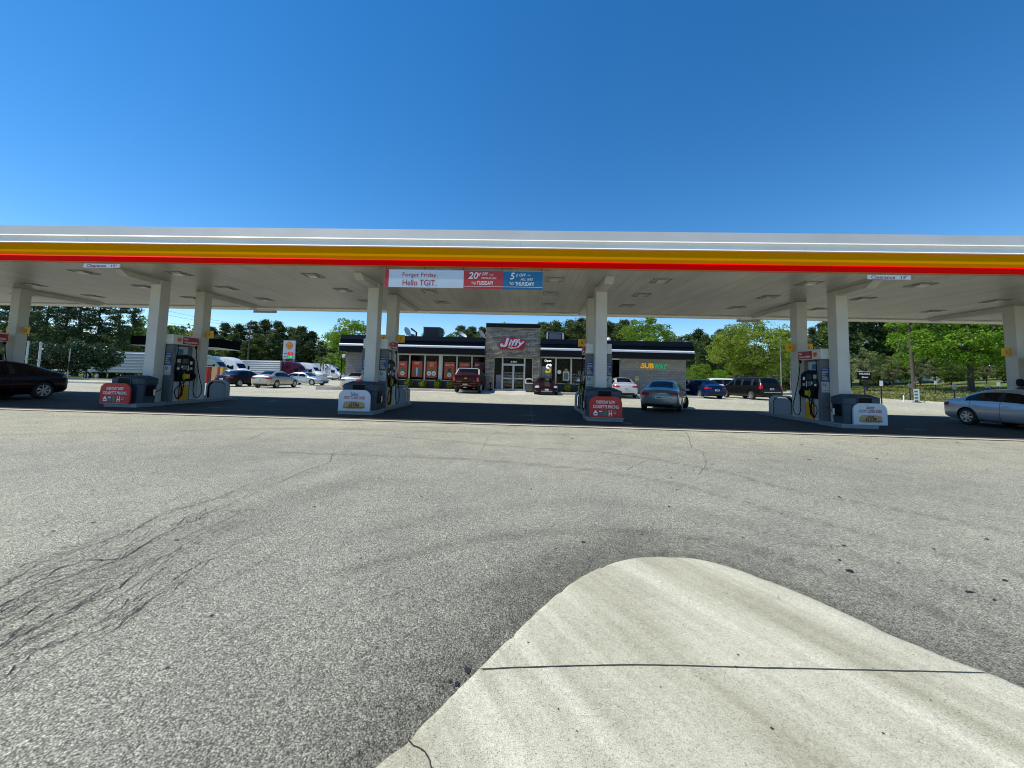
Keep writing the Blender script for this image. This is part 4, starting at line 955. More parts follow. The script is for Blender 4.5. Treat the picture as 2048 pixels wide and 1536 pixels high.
def posterize(u0, u1, v0, v1, name, label, m_, words=(), pic=None, y=YW + .085, group='red posters in the shop windows', ydepth=None):
    a, c = AY(u0, v1, y), AY(u1, v0, y); w, h = c.x - a.x, c.z - a.z
    t = thing(name, label, 'poster', (a.x + w / 2, y, a.z), 0, group)
    MB().box(-w / 2, w / 2, -.008, 0, 0, h).build('sheet', m_, t)
    for s_, fz, fh, fw in words: text(t, 'lettering', s_, M_TXTW, 0, -.009, h * fz, h * fh, w * fw, bold=.02, ext=.002)
    if pic: pic(t, w, h)
    return t
def disc(t, name, cx_, cz_, r, m_, y=-.012): b = MB(); n = 20; b.prism([(cx_ + r * math.cos(2 * math.pi * k / n), cz_ + r * math.sin(2 * math.pi * k / n)) for k in range(n)], 'y', y - .003, y); return b.build(name, m_, t)
M_POS = mat('poster_red', (0.80, 0.085, 0.035), 0.5, var=0.1, scale=1.5)
M_POG = mat('picture_green', (0.22, 0.26, 0.12), 0.5, var=.4, scale=20); M_POD = mat('picture_dark', (.04, .05, .06), .5, var=.3, scale=20); M_POBL = mat('picture_blue', (.10, .28, .42), .5, var=.5, scale=20)
def pic_a(t, w, h):
    MB().box(-w * .3, w * .25, -.012, -.0085, h * .3, h * .6).build('picture', M_POG, t); disc(t, 'price_disc', 0, h * .24, w * .24, M_TXTW, -.0125); MB().box(-w * .14, w * .14, -.018, -.016, h * .22, h * .27).build('price_mark', M_DISP, t)
def pic_b(t, w, h):
    MB().box(-w * .43, w * .43, -.012, -.0085, h * .2, h * .5).build('picture', M_POG, t); MB().box(-w * .18, w * .2, -.0155, -.0125, h * .05, h * .6).build('picture', M_POBL, t); MB().box(-w * .05, w * .06, -.018, -.016, h * .1, h * .58).build('picture', M_TXTW, t)
def pic_c(t, w, h):
    MB().box(-w * .36, w * .40, -.012, -.0085, h * .34, h * .55).build('picture', M_POG, t)
    for s in (-1, 1): disc(t, 'price_disc', s * w * .24, h * .26, w * .22, M_TXTW, -.0125); MB().box(s * w * .24 - w * .12, s * w * .24 + w * .12, -.018, -.016, h * .24, h * .28).build('price_mark', M_DISP, t)
def pic_d(t, w, h):
    MB().box(-w * .33, w * .33, -.012, -.0085, h * .28, h * .58).build('picture', M_POG, t); MB().box(-w * .15, w * .2, -.0155, -.0125, h * .4, h * .62).build('picture', M_POD, t); disc(t, 'price_disc', 0, h * .22, w * .21, M_TXTW, -.016); MB().box(-w * .13, w * .13, -.0215, -.0195, h * .20, h * .24).build('price_mark', M_DISP, t)
def pic_f(t, w, h): disc(t, 'card_picture', w * .22, h * .83, w * .2, M_POD)
posterize(795.8, 814.7, 722.5, 754, 'window_poster', 'red poster with one price disc, leftmost in the shop windows', M_POS, (('CANDY', .80, .12, .55), ), pic_a)
posterize(823, 845, 722, 754, 'window_poster', 'red poster with blue and white drink cans', M_POS, (('ENERGY', .86, .14, .5), ), pic_b)
posterize(852.5, 874, 723, 755, 'window_poster', 'red poster with two round price discs', M_POS, (('HEAT', .86, .09, .40), ('EAT', .73, .09, .40)), pic_c)
posterize(888, 909.5, 724.5, 757, 'window_poster', 'red poster just left of the pickup with one white price disc and cola', M_POS, (('COLA & PEPSI', .83, .09, .84), ), pic_d)
posterize(918, 939.5, 725, 757, 'window_poster', 'red poster half hidden behind the pickup cab', M_POS, (('MCCLURE', .85, .10, .78), ))
posterize(948, 969, 725, 757, 'window_poster', 'dark red EBT poster nearest the stone tower', mat('poster_crimson', (.50, .02, .04), .5, var=.05), (), lambda t, w, h: (pic_f(t, w, h), text(t, 'lettering', 'EBT', M_TXTW, -w * .2, -.009, h * .83, h * .14, w * .42, bold=.03)))
# sandwich shop window dressing
posterize(1082.5, 1103.5, 733, 765, 'window_blind', 'pale grey half-height panel inside the window beside the stone tower', M_STICK, (), None, group=None)
def pic_m(t, w, h): MB().box(-w * .34, w * .34, -.012, -.0085, h * .15, h * .85).build('picture', mat('menu_grey', (.22, .28, .27), .5, var=.6, scale=18), t); disc(t, 'badge', 0, h * 1.12, w * .27, mat('badge_gold', (.45, .38, .15), .5))
posterize(1125.5, 1138.5, 743, 761.5, 'window_notice', 'white framed notice with a gold badge on top in the right windows', M_PALEG, (), pic_m, group=None)
t = thing('round_sticker', 'white round sticker in the window left of the framed notice', 'sticker', tuple(AY(1118.5, 744, YW + .05)), 0); disc(t, 'disc', 0, 0, .16, M_PALEG, 0)
t = thing('window_pennant', 'red and white paper display low in the right window near the pump', 'poster', tuple(AY(1160, 763, YW + .085)), 0)
MB().prism([(-.35, 0), (.05, 0), (-.1, .30)], 'y', -.01, 0).build('white_triangle', M_PALEG, t); MB().prism([(.05, .1), (.40, .0), (.38, .5), (.1, .5)], 'y', -.016, -.011).build('red_sheet', M_TXTR, t); MB().box(-.2, .1, -.008, -.002, .5, .9).build('grey_sheet', M_DISP, t)
p = AY(1097, 722, YW); neon = thing('open_neon', 'lit white Open sign with a curved arrow S below it in the window', 'neon sign', (p.x, YW + .0, p.z - .9))
M_NW = mat('neon_white', (.9, .95, .93), .5, emit=(.85, 1.0, .95), estr=.9); M_NY = mat('neon_yellow', (.9, .7, .05), .5, emit=(1, .72, .06), estr=.3)
text(neon, 'lettering', 'Open', M_NW, -.05, -.02, .90, .22, .56, bold=.03, ext=.02)
b = MB(); b.tube(curve_pts([(.16, -.03, .55), (-.02, -.03, .60), (-.14, -.03, .50), (-.12, -.03, .36), (.02, -.03, .31)], 6), .055, 8); b.prism([(.12, .70), (.30, .56), (.13, .43)], 'y', -.06, -.01); b.build('upper_arrow', M_NW, neon)
b = MB(); b.tube(curve_pts([(-.16, -.03, .02), (.02, -.03, -.03), (.15, -.03, .06), (.13, -.03, .22), (.02, -.03, .29)], 6), .055, 8); b.prism([(-.12, .13), (-.12, -.13), (-.28, .02)], 'y', -.06, -.01); b.build('lower_arrow', M_NY, neon)
# fascia signs
p = AY(1024, 686.5, TY); js = thing('shop_sign', 'red cloud-shaped sign with pale slanted letters on the stone tower', 'sign', (p.x + .05, TY - .005, p.z))
bl = [(-1.12, -.36), (-1.05, -.02), (-.86, .10), (-.78, .14), (-.72, .42), (-.52, .50), (.55, .40), (.62, .35), (1.10, .26), (1.13, .05), (1.02, -.05), (.98, -.44), (.78, -.53), (.42, -.46), (.35, -.56), (-.05, -.58), (-.35, -.52), (-.95, -.50)]
def smooth_poly(p, it=2):
    for _ in range(it): p = [q for a, c in zip(p, p[1:] + p[:1]) for q in ((a[0] * .75 + c[0] * .25, a[1] * .75 + c[1] * .25), (a[0] * .25 + c[0] * .75, a[1] * .25 + c[1] * .75))]
    return p
b = MB(); b.prism(smooth_poly(bl), 'y', -.12, -.0); b.build('backing', mat('cloud_red', (.42, .012, .03), .4, var=.04), js)
M_JL = mat('letter_pale', (.60, .66, .74), .4)
text(js, 'letter', 'J', M_JL, -.53, -.121, .03, .76, .52, bold=.07, shear=.25, ext=.05); text(js, 'lettering', 'iffy', M_JL, .33, -.121, -.03, .72, 1.34, bold=.022, shear=.25, ext=.05)
b = MB(); n = 20; b.prism([(-.89 + .12 * math.cos(2 * math.pi * k / n), -.19 + .15 * math.sin(2 * math.pi * k / n)) for k in range(n)], 'y', -.17, -.121); b.build('letter_tail', M_JL, js)
text(js, 'lettering', 'Mart', M_TXTW, -.04, -.125, -.37, .20, .72, bold=.0, shear=.5, ext=.05)
text(js, 'trademark', 'TM', M_PALEG, 1.17, -.03, .22, .06, .10, ext=.01)
p = AY(1307.5, 732, YW); ssg = thing('wall_sign', 'yellow and green SUBWAY lettering on the grey block wall', 'sign', (p.x, YW - .005, p.z))
M_SY = mat('letter_yellow', (.86, .46, .01), .4, emit=(1, .55, .02), estr=.30); M_SG = mat('letter_green', (.01, .36, .14), .4, emit=(.02, .6, .25), estr=.28)
text(ssg, 'lettering', 'SUB', M_SY, -.53, -.08, 0, .42, 1.0, bold=.026, ext=.06); text(ssg, 'lettering', 'WAY', M_SG, .49, -.08, 0, .42, 1.0, bold=.026, ext=.06)
b = MB(); b.prism([(-1.06, -.18), (-1.06, -.05), (-1.18, -.12)], 'y', -.13, -.08); b.build('arrow_tip', M_SY, ssg)
b = MB(); b.prism([(.98, .18), (.98, .06), (1.12, .13)], 'y', -.13, -.08); b.build('arrow_tip', M_SG, ssg)
p = AY(1273.5, 757, YW); t = thing('notice_board', 'small yellow-green notice on the grey wall above the white sedan', 'notice', (p.x, YW - .02, p.z - .17)); MB().box(-.15, .15, 0, .018, 0, .34).build('board', mat('notice_green', (.45, .50, .22), .5), t); MB().box(-.11, .11, -.004, -.001, .05, .16).build('picture', M_SIGNY, t); MB().box(-.11, .11, -.004, -.001, .2, .26).build('heading', M_POG, t)
# ice chest, bin and phone hood by the doors
p = AY(996, 778, TY + .1); t = thing('ice_chest', 'pale lilac ice chest left of the entrance doors', 'ice chest', (p.x, TY + .5, FL)); MB().box(-.26, .26, 0.28, .55, .05, 1.25).build('cabinet', mat('lilac_white', (.42, .42, .58), .4), t, bevel=.02); MB().box(-.22, .22, .262, .279, .65, 1.2).build('door', mat('lilac_white2', (.50, .50, .66), .4), t); MB().box(.15, .18, .24, .261, .8, 1.05).build('handle', M_STEEL, t)
for q in (1,): MB().box(-.24, .24, .30, .50, 0, .049).build('foot', M_BLK, t)
p = G(1057, 779, FL); t = thing('litter_bin', 'grey litter bin with a white hooped hood right of the entrance', 'litter bin', (p.x + .02, 31.25, .33))
MB().box(-.28, .28, -.25, .25, 0, .62).build('body', mat('bin_grey', (.10, .12, .12), .5), t, bevel=.03)
b = MB(); b.tube(curve_pts([(-.27, 0, .62), (-.27, 0, .9), (-.22, 0, .99), (.22, 0, .99), (.27, 0, .9), (.27, 0, .62)], 4), .035, 8); b.build('hood_hoop', M_WHITE, t); MB().box(-.30, .30, -.27, .27, .621, .68).build('rim', M_WHITE, t, bevel=.02)
t = thing('wall_ashtray', 'black cap standing at the foot of the tower beside the ice chest', 'ashtray', (-2.95, 31.3, .33)); MB().lathe([(.0, 0), (.16, 0), (.16, .05), (.03, .1), (.03, .5), (.10, .55), (.11, .62), (.0, .64)], 14).build('stand', M_BLK, t)
# on the roof
def hvac(u0, u1, vt, y, label, side):
    a, c = AY(u0, vt, y), AY(u1, vt, y); w = c.x - a.x; h = c.z - 3.55
    t = thing('hvac_unit', label, 'roof unit', ((a.x + c.x) / 2, y, 3.55), 0, 'roof units on the shop')
    MB().box(-w / 2, w / 2, 0, 1.6, 0.1, h).build('casing', mat('unit_grey', (.05, .055, .055), .6, var=.3), t, bevel=.02)
    b = MB()
    for k in range(9): b.box(-w / 2 + .12, w / 2 - .12, -.015, -.002, h - .12 - k * .09 - .04, h - .12 - k * .09)
    b.build('louvre', M_STEEL if side else M_TRIMD, t)
    if side:
        for s in (-1, 1): MB().box(s * (w / 2 + .06) - .05, s * (w / 2 + .06) + .05, -.02, .1, 0, h - .05).build('corner_post', M_PALEG, t)
    MB().box(-w / 2 - .05, w / 2 + .05, -.02, 1.62, h, h + .04).build('lid', M_STEEL, t)
    return t
hv = hvac(847, 879, 655, 35, 'dark roof unit with a sloping duct on the left half of the roof', False)
MB().prism([(.7, .7), (1.3, .1), (.7, .1)], 'y', .2, 1.2).build('duct', M_STEEL, hv)
hvac(1096, 1125, 665, 35, 'roof unit with pale corner posts right of the stone tower', True)
def dish(u, v, y, label, tilt, sx=1.0):
    p = AY(u, v, y); t = thing('satellite_dish', label, 'dish', (p.x, y, 3.51), 0, 'white satellite dishes on the roof')
    b = MB(); n = 18; prof = [(0, 0), (.15, .012), (.3, .05), (.42, .11)]; b.lathe(prof, n); b.lathe([(q, z + .02) for q, z in prof], n)
    me = b.mesh('reflector', M_WHITE); me.transform(Matrix.Translation((0, 0, p.z - 3.51)) @ Matrix.Rotation(tilt, 4, 'Y') @ Matrix.Rotation(R(18), 4, 'X') @ Matrix.Scale(sx, 4)); link_mesh('reflector', me, None, t)
    MB().tube([(0, 0.1, 0), (0, .08, p.z - 3.51)], .03, 6).build('mast', M_STEEL, t)
dish(813, 664, 33.5, 'white dish edge-on at the left end of the roof', R(66)); dish(924, 671, 33.2, 'white dish lying back near the middle of the roof', R(35)); dish(962, 669, 33.2, 'white dish tilted beside the stone tower', R(58))
p = AY(833, 663, 34); t = thing('roof_vent_hood', 'dark bent exhaust pipe beside the left roof unit', 'vent', (p.x, 34, 3.51)); MB().tube([(0, 0, 0), (0, 0, p.z - 3.6), (-.5, 0, p.z - 3.25)], .08, 8).build('pipe', M_TRIMD, t)
p = AY(1217, 676, 34); t = thing('roof_dome', 'small white dome on the roof behind a pump column', 'dome', (p.x, 34, 3.55)); b = MB(); h = p.z - 3.55 + .05; b.lathe([(.22, 0), (.22, h - .25), (.2, h - .12), (.13, h - .03), (0, h)], 16); b.build('dome', M_WHITE, t)
p = AY(688, 742, 32.5); t = thing('wall_lamp_post', 'thin dark post with a white security lamp at the left shop corner', 'lamp post', (p.x - .1, 32.2, .33)); MB().tube([(0, 0, 0), (0, 0, 2.75)], .05, 8).build('post', M_BLK, t); MB().box(.03, .35, -.12, .05, 2.55, 2.68).build('lamp_head', M_WHITE, t, bevel=.02); MB().box(.08, .30, -.16, -.125, 2.40, 2.54).build('floodlight', M_WHITE, t)

# ------------------------------------------------------------------ vehicles
def eval_mesh(o):
    bpy.context.view_layer.update(); return bpy.data.meshes.new_from_object(o.evaluated_get(bpy.context.evaluated_depsgraph_get()))
def tmp(me):
    o = bpy.data.objects.new('tmp', me); COL.objects.link(o); return o
def loft(st, side_win, ws, rw, sub=2):
    """Car skin from stations (x, zlo, halfwidth, zbelt, ztop, halfwidth_top); material slots: 0 body, 1 windscreen, 2 rear glass, 3.. side glass."""
    vs = []; fs = []; ids = []
    N = 18
    for (x, zlo, w, zb, zt, wt) in st:
        cab = zt - zb > 0.18
        z6 = zt - 0.075 if cab else zb + (zt - zb) * .55; y6 = wt + (0.03 if cab else (w * .965 - wt) * .45)
        h = [(0, zlo), (.72 * w, zlo), (.93 * w, zlo + .05), (w * .99, zlo + .22 * (zb - zlo) + .02), (w, zlo + .66 * (zb - zlo)), (w * .965, zb), (y6, z6), (wt * .86, zt - .016), (wt * .45, zt + .008), (0, zt + .014)]
        vs += [(x, y, z) for y, z in h] + [(x, -y, z) for y, z in h[-2:0:-1]]
    def cls(i, j):
        xm = (st[i][0] + st[i + 1][0]) / 2; jj = j if j < 9 else 17 - j
        if jj in (7, 8) or (jj == 6):
            if ws[0] < xm < ws[1] and jj != 6: return 1
            if rw and rw[0] < xm < rw[1] and jj != 6: return 2
        if jj == 5:
            for k, (a, b) in enumerate(side_win):
                if a < xm < b: return 3 + k
            if side_win[-1][0] < xm < side_win[0][1]: return 8
        return 0
    for i in range(len(st) - 1):
        for j in range(N):
            a, b = i * N + j, i * N + (j + 1) % N; fs.append((a, b, b + N, a + N)); ids.append(cls(i, j))
    fs.append(tuple(range(N))[::-1]); ids.append(0); k = (len(st) - 1) * N; fs.append(tuple(range(k, k + N))); ids.append(0)
    me = bpy.data.meshes.new('skin'); me.from_pydata(vs, [], fs); me.update()
    bm = bmesh.new(); bm.from_mesh(me); bmesh.ops.recalc_face_normals(bm, faces=bm.faces); bm.to_mesh(me); bm.free()
    for k in range(10): me.materials.append(M_BLK)
    me.polygons.foreach_set('material_index', ids); me.polygons.foreach_set('use_smooth', [True] * len(fs))
    o = tmp(me); md = o.modifiers.new('s', 'SUBSURF'); md.levels = sub; md.render_levels = sub
    out = eval_mesh(o); bpy.data.objects.remove(o); return out
def boolean(me, cutter, op, k=None):
    a, b = tmp(me), tmp(cutter); md = a.modifiers.new('b', 'BOOLEAN'); md.object = b; md.operation = op; md.solver = 'EXACT'
    out = eval_mesh(a); bpy.data.objects.remove(a); bpy.data.objects.remove(b); return out
def split_mat(me, idx):
    n = len(me.polygons); mi = np.empty(n, dtype=int); me.polygons.foreach_get('material_index', mi)
    out = {}
    co = [v.co.copy() for v in me.vertices]
    for k in sorted((q, sd) for q in set(mi.tolist()) for sd in ((-1, 1) if 3 <= q < 9 else (-2, -1, 1, 2) if q == 9 else (0,))):
        mp = {}; vs = []; fs = []
        for p in me.polygons:
            if p.material_index != k[0] or (k[1] and p.center.y * k[1] < 0) or (k[0] == 9 and (p.center.x > 0) != (abs(k[1]) == 2)): continue
            f = []
            for v in p.vertices:
                if v not in mp: mp[v] = len(vs); vs.append(co[v])
                f.append(mp[v])
            fs.append(f)
        m2 = bpy.data.meshes.new('part'); m2.from_pydata(vs, [], fs); m2.update(); m2.polygons.foreach_set('use_smooth', [True] * len(fs)); m2.set_sharp_from_angle(angle=R(38))
        if fs: out[k] = m2
    return out
WHEELS = {}
def wheel(parent, x, y, r, side, dark=False, steer=0.0, wd=.215):
    key = (round(r, 3), dark, round(wd, 3))
    if key not in WHEELS:
        h = wd / 2
        t = MB().lathe([(r * .66, -h * .9), (r * .93, -h), (r * .99, -h * .8), (r, -h * .3), (r, h * .3), (r * .99, h * .8), (r * .93, h), (r * .66, h * .9)], 28, 'y').mesh('tyre', M_RUB)
        mr_ = M_BLK if dark else M_CHROME
        rb = MB(); rb.lathe([(r * .67, -h * .92), (r * .64, -h * .98), (r * .61, -h * .80), (r * .59, -h * .2), (r * .59, h * .9)], 28, 'y'); rb.lathe([(0, -h * .86), (r * .11, -h * .86), (r * .15, -h * .7), (r * .15, -h * .3)], 14, 'y')
        for i in range(7):
            a = 2 * math.pi * i / 7
            for da in (-.10, .10):
                p = [(.10 * r, a + da * 2.2), (.62 * r, a + da)]; w_ = .028 * r + .006
                c = [Vector((q * math.cos(t_), -h * .84, q * math.sin(t_))) for q, t_ in p]; d = (c[1] - c[0]).normalized(); nn = Vector((-d.z, 0, d.x)) * w_
                rb.add([c[0] - nn, c[0] + nn, c[1] + nn, c[1] - nn] + [v + Vector((0, h * .35, 0)) for v in (c[0] - nn, c[0] + nn, c[1] + nn, c[1] - nn)], [(0, 1, 2, 3), (4, 7, 6, 5), (0, 4, 5, 1), (1, 5, 6, 2), (2, 6, 7, 3), (3, 7, 4, 0)])
        rm = rb.mesh('rim', mr_)
        bk = MB().lathe([(0, -h * .15), (r * .585, -h * .15)], 20, 'y').mesh('brake_disc', M_TRIMD)
        WHEELS[key] = (t, rm, bk)
    t, rm, bk = WHEELS[key]
    o = link_mesh('wheel', t, None, parent); o.location = (x, y, r); o.rotation_euler = (0, 0, (0 if side < 0 else math.pi) + steer)
    link_mesh('rim', rm, None, o); link_mesh('brake_disc', bk, None, o)
def lathe_cut(bld, x, y0, y1, r, z):
    n = 28; bld.prism([(x + r * math.cos(2 * math.pi * k / n), z + r * math.sin(2 * math.pi * k / n)) for k in range(n)], 'y', y0, y1)
def slots(me):
    while len(me.materials) < 10: me.materials.append(M_BLK)
    return me
SPECS = {}
def spec_sedan(L=4.8, H=1.45, W=.91, tail=0.0):
    k = L / 4.84; s = H / 1.46
    S = [(2.42, .30, .50, .52, .56, .36), (2.36, .24, .70, .60, .64, .52), (2.18, .20, .84, .68, .74, .62), (1.75, .18, .90, .78, .85, .66), (1.2, .18, .91, .86, .94, .68),
         (.98, .18, .91, .89, .99, .69), (.62, .18, .91, .91, 1.22, .66), (.28, .18, .91, .92, 1.39, .60), (.1, .18, .91, .92, 1.43, .59), (-.22, .18, .91, .93, 1.46, .58), (-.32, .18, .91, .93, 1.46, .58), (-.75, .18, .91, .94, 1.45, .58),
         (-1.05, .18, .91, .95, 1.41, .575), (-1.20, .18, .91, .955, 1.37, .58), (-1.48, .18, .90, .96, 1.24, .61), (-1.78, .18, .90, .965, 1.10 + tail, .64), (-1.95, .19, .89, .97, 1.05 + tail, .66), (-2.22, .22, .86, .95, 1.03 + tail, .64), (-2.36, .26, .80, .88, .97 + tail, .60), (-2.42, .34, .68, .66, .72, .50)]
    S = [(x * k, z, w * W / .91, zb * (1 + (s - 1) * .6), zt * s if zt > 1.1 else zt * (1 + (s - 1) * .6), wt * W / .91) for x, z, w, zb, zt, wt in S]
    return dict(st=S, side=[(-.22 * k, .80 * k), (-1.20 * k, -.32 * k), (-1.50 * k, -1.2001 * k)][:3], ws=(.28 * k, .98 * k), rw=(-1.78 * k, -1.05 * k), wheels=(1.43 * k, -1.40 * k), r=.33, W=W, L=L,
                tail=[(-2.5 * k, -2.08 * k, .44, .95, .74, .90)], head=[(2.02 * k, 2.5 * k, .48, .95, .56, .70)], seams=(.80 * k, -.27 * k, -1.28 * k), plate_z=.66, rear_x=-2.42 * k)
def spec_fastback():
    d = spec_sedan(4.7, 1.55, .92); k = 4.7 / 4.84
    S = [(2.30, .34, .55, .60, .66, .36), (2.24, .27, .74, .68, .74, .52), (2.05, .22, .86, .78, .86, .62), (1.6, .21, .91, .88, .98, .66), (1.1, .21, .92, .95, 1.05, .68), (.9, .21, .92, .97, 1.10, .69),
         (.5, .21, .92, .99, 1.34, .64), (.2, .21, .92, 1.0, 1.50, .60), (-.1, .21, .92, 1.0, 1.55, .59), (-.3, .21, .92, 1.01, 1.56, .59), (-.4, .21, .92, 1.01, 1.56, .59), (-.8, .21, .92, 1.02, 1.53, .58), (-1.1, .21, .92, 1.03, 1.47, .58),
         (-1.3, .21, .92, 1.04, 1.41, .59), (-1.65, .21, .92, 1.05, 1.28, .61), (-1.95, .22, .91, 1.06, 1.17, .63), (-2.1, .24, .89, 1.04, 1.13, .62), (-2.25, .28, .84, .98, 1.08, .6), (-2.33, .36, .72, .76, .82, .5)]
    d.update(st=S, side=[(-.3, .7), (-1.3, -.4), (-1.65, -1.301)], ws=(.2, .9), rw=(-1.95, -1.1), wheels=(1.38, -1.36), r=.355, tail=[(-2.4, -2.0, .5, .95, .88, .99)], head=[(1.95, 2.4, .5, .96, .66, .80)], seams=(.72, -.35, -1.30), rear_x=-2.33, plate_z=.72); return d
def spec_sport():
    S = [(2.16, .24, .55, .44, .47, .40), (2.10, .18, .74, .52, .56, .55), (1.9, .15, .86, .62, .66, .62), (1.5, .14, .91, .76, .74, .64), (1.0, .14, .90, .80, .84, .66), (.75, .14, .89, .82, .90, .68), (.4, .14, .89, .85, 1.10, .62), (.02, .14, .89, .87, 1.27, .56), (-.2, .14, .90, .88, 1.31, .54), (-.5, .14, .90, .89, 1.31, .53),
         (-.7, .14, .91, .90, 1.28, .53), (-1.1, .14, .92, .92, 1.17, .55), (-1.6, .15, .92, .93, 1.02, .58), (-1.85, .17, .90, .90, .96, .6), (-2.05, .22, .82, .80, .86, .55), (-2.12, .3, .68, .64, .68, .48)]
    return dict(st=S, side=[(-.5, .55), (-1.0, -.5001)], ws=(.02, .75), rw=(-1.6, -.7), wheels=(1.32, -1.30), r=.33, W=.91, L=4.3, tail=[(-2.2, -1.95, .48, .92, .62, .80)], head=[(1.72, 2.2, .56, .92, .52, .72)], seams=(.55, -.52), rear_x=-2.12, plate_z=.55, front_plate=2.17)
def spec_van():
    S = [(2.56, .34, .60, .72, .78, .45), (2.50, .26, .80, .82, .90, .6), (2.3, .22, .92, .90, 1.0, .66), (1.9, .21, .97, .98, 1.12, .70), (1.62, .21, .98, 1.0, 1.20, .74), (1.2, .21, .98, 1.02, 1.48, .74), (.82, .21, .98, 1.04, 1.70, .72), (.55, .21, .98, 1.04, 1.76, .72), (.45, .21, .98, 1.04, 1.77, .72),
         (.1, .21, .98, 1.05, 1.78, .72), (-.35, .21, .98, 1.05, 1.785, .72), (-.45, .21, .98, 1.05, 1.785, .72), (-1.0, .21, .98, 1.06, 1.78, .72), (-1.50, .21, .98, 1.06, 1.77, .72), (-1.60, .21, .98, 1.06, 1.765, .72), (-2.10, .21, .97, 1.06, 1.74, .71), (-2.20, .22, .97, 1.06, 1.70, .70), (-2.42, .24, .95, 1.06, 1.30, .76), (-2.50, .27, .93, 1.02, 1.08, .74), (-2.56, .36, .86, .70, .76, .7)]
    return dict(st=S, side=[(.55, 1.45), (-.35, .45), (-1.5, -.45), (-2.1, -1.6)], ws=(.82, 1.62), rw=(-2.42, -2.2), wheels=(1.55, -1.50), r=.34, W=.98, L=5.12, tail=[(-2.7, -2.34, .74, 1.0, .86, 1.32)], head=[(2.15, 2.7, .5, 1.0, .76, .92)], seams=(.9, .5, -.40, -1.62), rear_x=-2.53, plate_z=.86, rearbox=(-2.56, -2.40, .70, 1.12, 1.60))
def car(name, label, cat, paint, S, loc, deg, group=None, dark_rims=False, steer=0.0, plate=True, glass=None, bar=None):
    t = thing(name, label, cat, loc, R(deg), group)
    gl = glass or M_CARGL
    skin = loft(S['st'], S['side'], S['ws'], S['rw'])
    full = skin.copy()
    cut = MB(); fx, rx = S['wheels']; r, W = S['r'], S['W']
    for x in (fx, rx):
        for s in (-1, 1): lathe_cut(cut, x, min(s * (W - .30), s * (W + .3)), max(s * (W - .30), s * (W + .3)), r * 1.13, r * 1.02)
    cm = slots(cut.mesh('cut')); cm.polygons.foreach_set('material_index', [9] * len(cm.polygons))
    body = boolean(skin, cm, 'DIFFERENCE')
    parts = split_mat(body, None)
    names = {0: ('body', paint), 1: ('windscreen', gl), 2: ('rear_window', gl), 9: ('wheel_arch', M_BLK), 8: ('pillar', M_TRIMD)}
    for k, me in parts.items():
        nm, m_ = names.get(k[0], ('side_window', gl)); me.name = nm; link_mesh(nm, me, m_, t)
    big = full.copy(); big.transform(Matrix.Translation((0, 0, .7)) @ Matrix.Scale(1.006, 4) @ Matrix.Translation((0, 0, -.7)))
    def inter(nm, bld, m_):
        c = slots(bld.mesh('c')); me = boolean(c, big.copy(), 'INTERSECT')
        if not len(me.polygons): return
        me.materials.clear(); me.materials.append(m_); me.polygons.foreach_set('material_index', [0] * len(me.polygons)); me.name = nm
        me.polygons.foreach_set('use_smooth', [True] * len(me.polygons)); me.set_sharp_from_angle(angle=R(30)); link_mesh(nm, me, None, t)
    for nm, key, m_ in (('tail_lamp', 'tail', M_TAIL), ('headlamp', 'head', M_HEAD)):
        for x0, x1, y0, y1, z0, z1 in S[key]:
            for s in (-1, 1):
                b = MB(); ya, yb = (y0, y1) if s > 0 else (-y1, -y0); zi = .03
                b.prism([(y0 * s, z0 + zi), (y1 * s, z0 - .01), (y1 * s, z1), (y0 * s, z1 - zi)], 'x', x0, x1); inter(nm, b, m_)
    sm = full.copy(); sm.transform(Matrix.Translation((0, 0, .7)) @ Matrix.Scale(1.002, 4) @ Matrix.Translation((0, 0, -.7)))
    for x in S['seams']:
        for sd in (-1, 1):
            b = MB(); b.box(x - .006, x + .006, min(sd * .4, sd * 1.2), max(sd * .4, sd * 1.2), .27, 1.0)
            me = boolean(slots(b.mesh('c')), sm.copy(), 'INTERSECT')
            if len(me.polygons): me.materials.clear(); me.materials.append(M_TRIMD); me.polygons.foreach_set('material_index', [0] * len(me.polygons)); me.name = 'door_seam'; link_mesh('door_seam', me, None, t)
    b = MB(); b.box(S['rear_x'] - .2, S['rear_x'] + .22, -.6, .6, .1, .37); inter('rear_valance', b, M_TRIMD)
    b = MB(); L2 = S['st'][0][0]; b.box(L2 - .25, L2 + .1, -.42, .42, .25, .46); inter('grille', b, M_TRIMD)
    for x in (fx, rx):
        for s in (-1, 1): wheel(t, x, s * (W - .115), r, s, dark_rims, steer if x == fx else 0.0)
    b = MB(); b.box(rx - 1e-3, fx, -W * .62, W * .62, .20, .32); b.build('underbody', M_BLK, t)
    zb = S['st'][5][3]
    for s in (-1, 1):
        b = MB(); xm = S['ws'][1] - .22; b.box(xm, xm + .13, min(s * (W - .02), s * (W + .17)), max(s * (W - .02), s * (W + .17)), zb + .04, zb + .17); b.build('mirror', paint, t, bevel=.03)
    for x in S['seams'][1:]:
        for s in (-1, 1):
            MB().box(x + .10, x + .26, min(s * (W - .02), s * (W + .018)), max(s * (W - .02), s * (W + .018)), .80, .825).build('door_handle', paint, t)
    if plate:
        rxx = S['rear_x']; z = S['plate_z']
        p = MB().box(rxx - .025, rxx + .05, -.16, .16, z - .065, z + .065).build('licence_plate', M_PLATE, t)
        p2 = MB().box(rxx - .029, rxx - .026, -.10, .10, z - .028, z + .028).build('plate_marks', M_DISP, p)
    if S.get('front_plate'):
        x = S['front_plate']; MB().box(x - .04, x + .02, -.15, .15, .33, .46).build('licence_plate', M_PLATE, t)
    if bar: bar(t, S)
    for me in (big, full): bpy.data.meshes.remove(me)
    return t
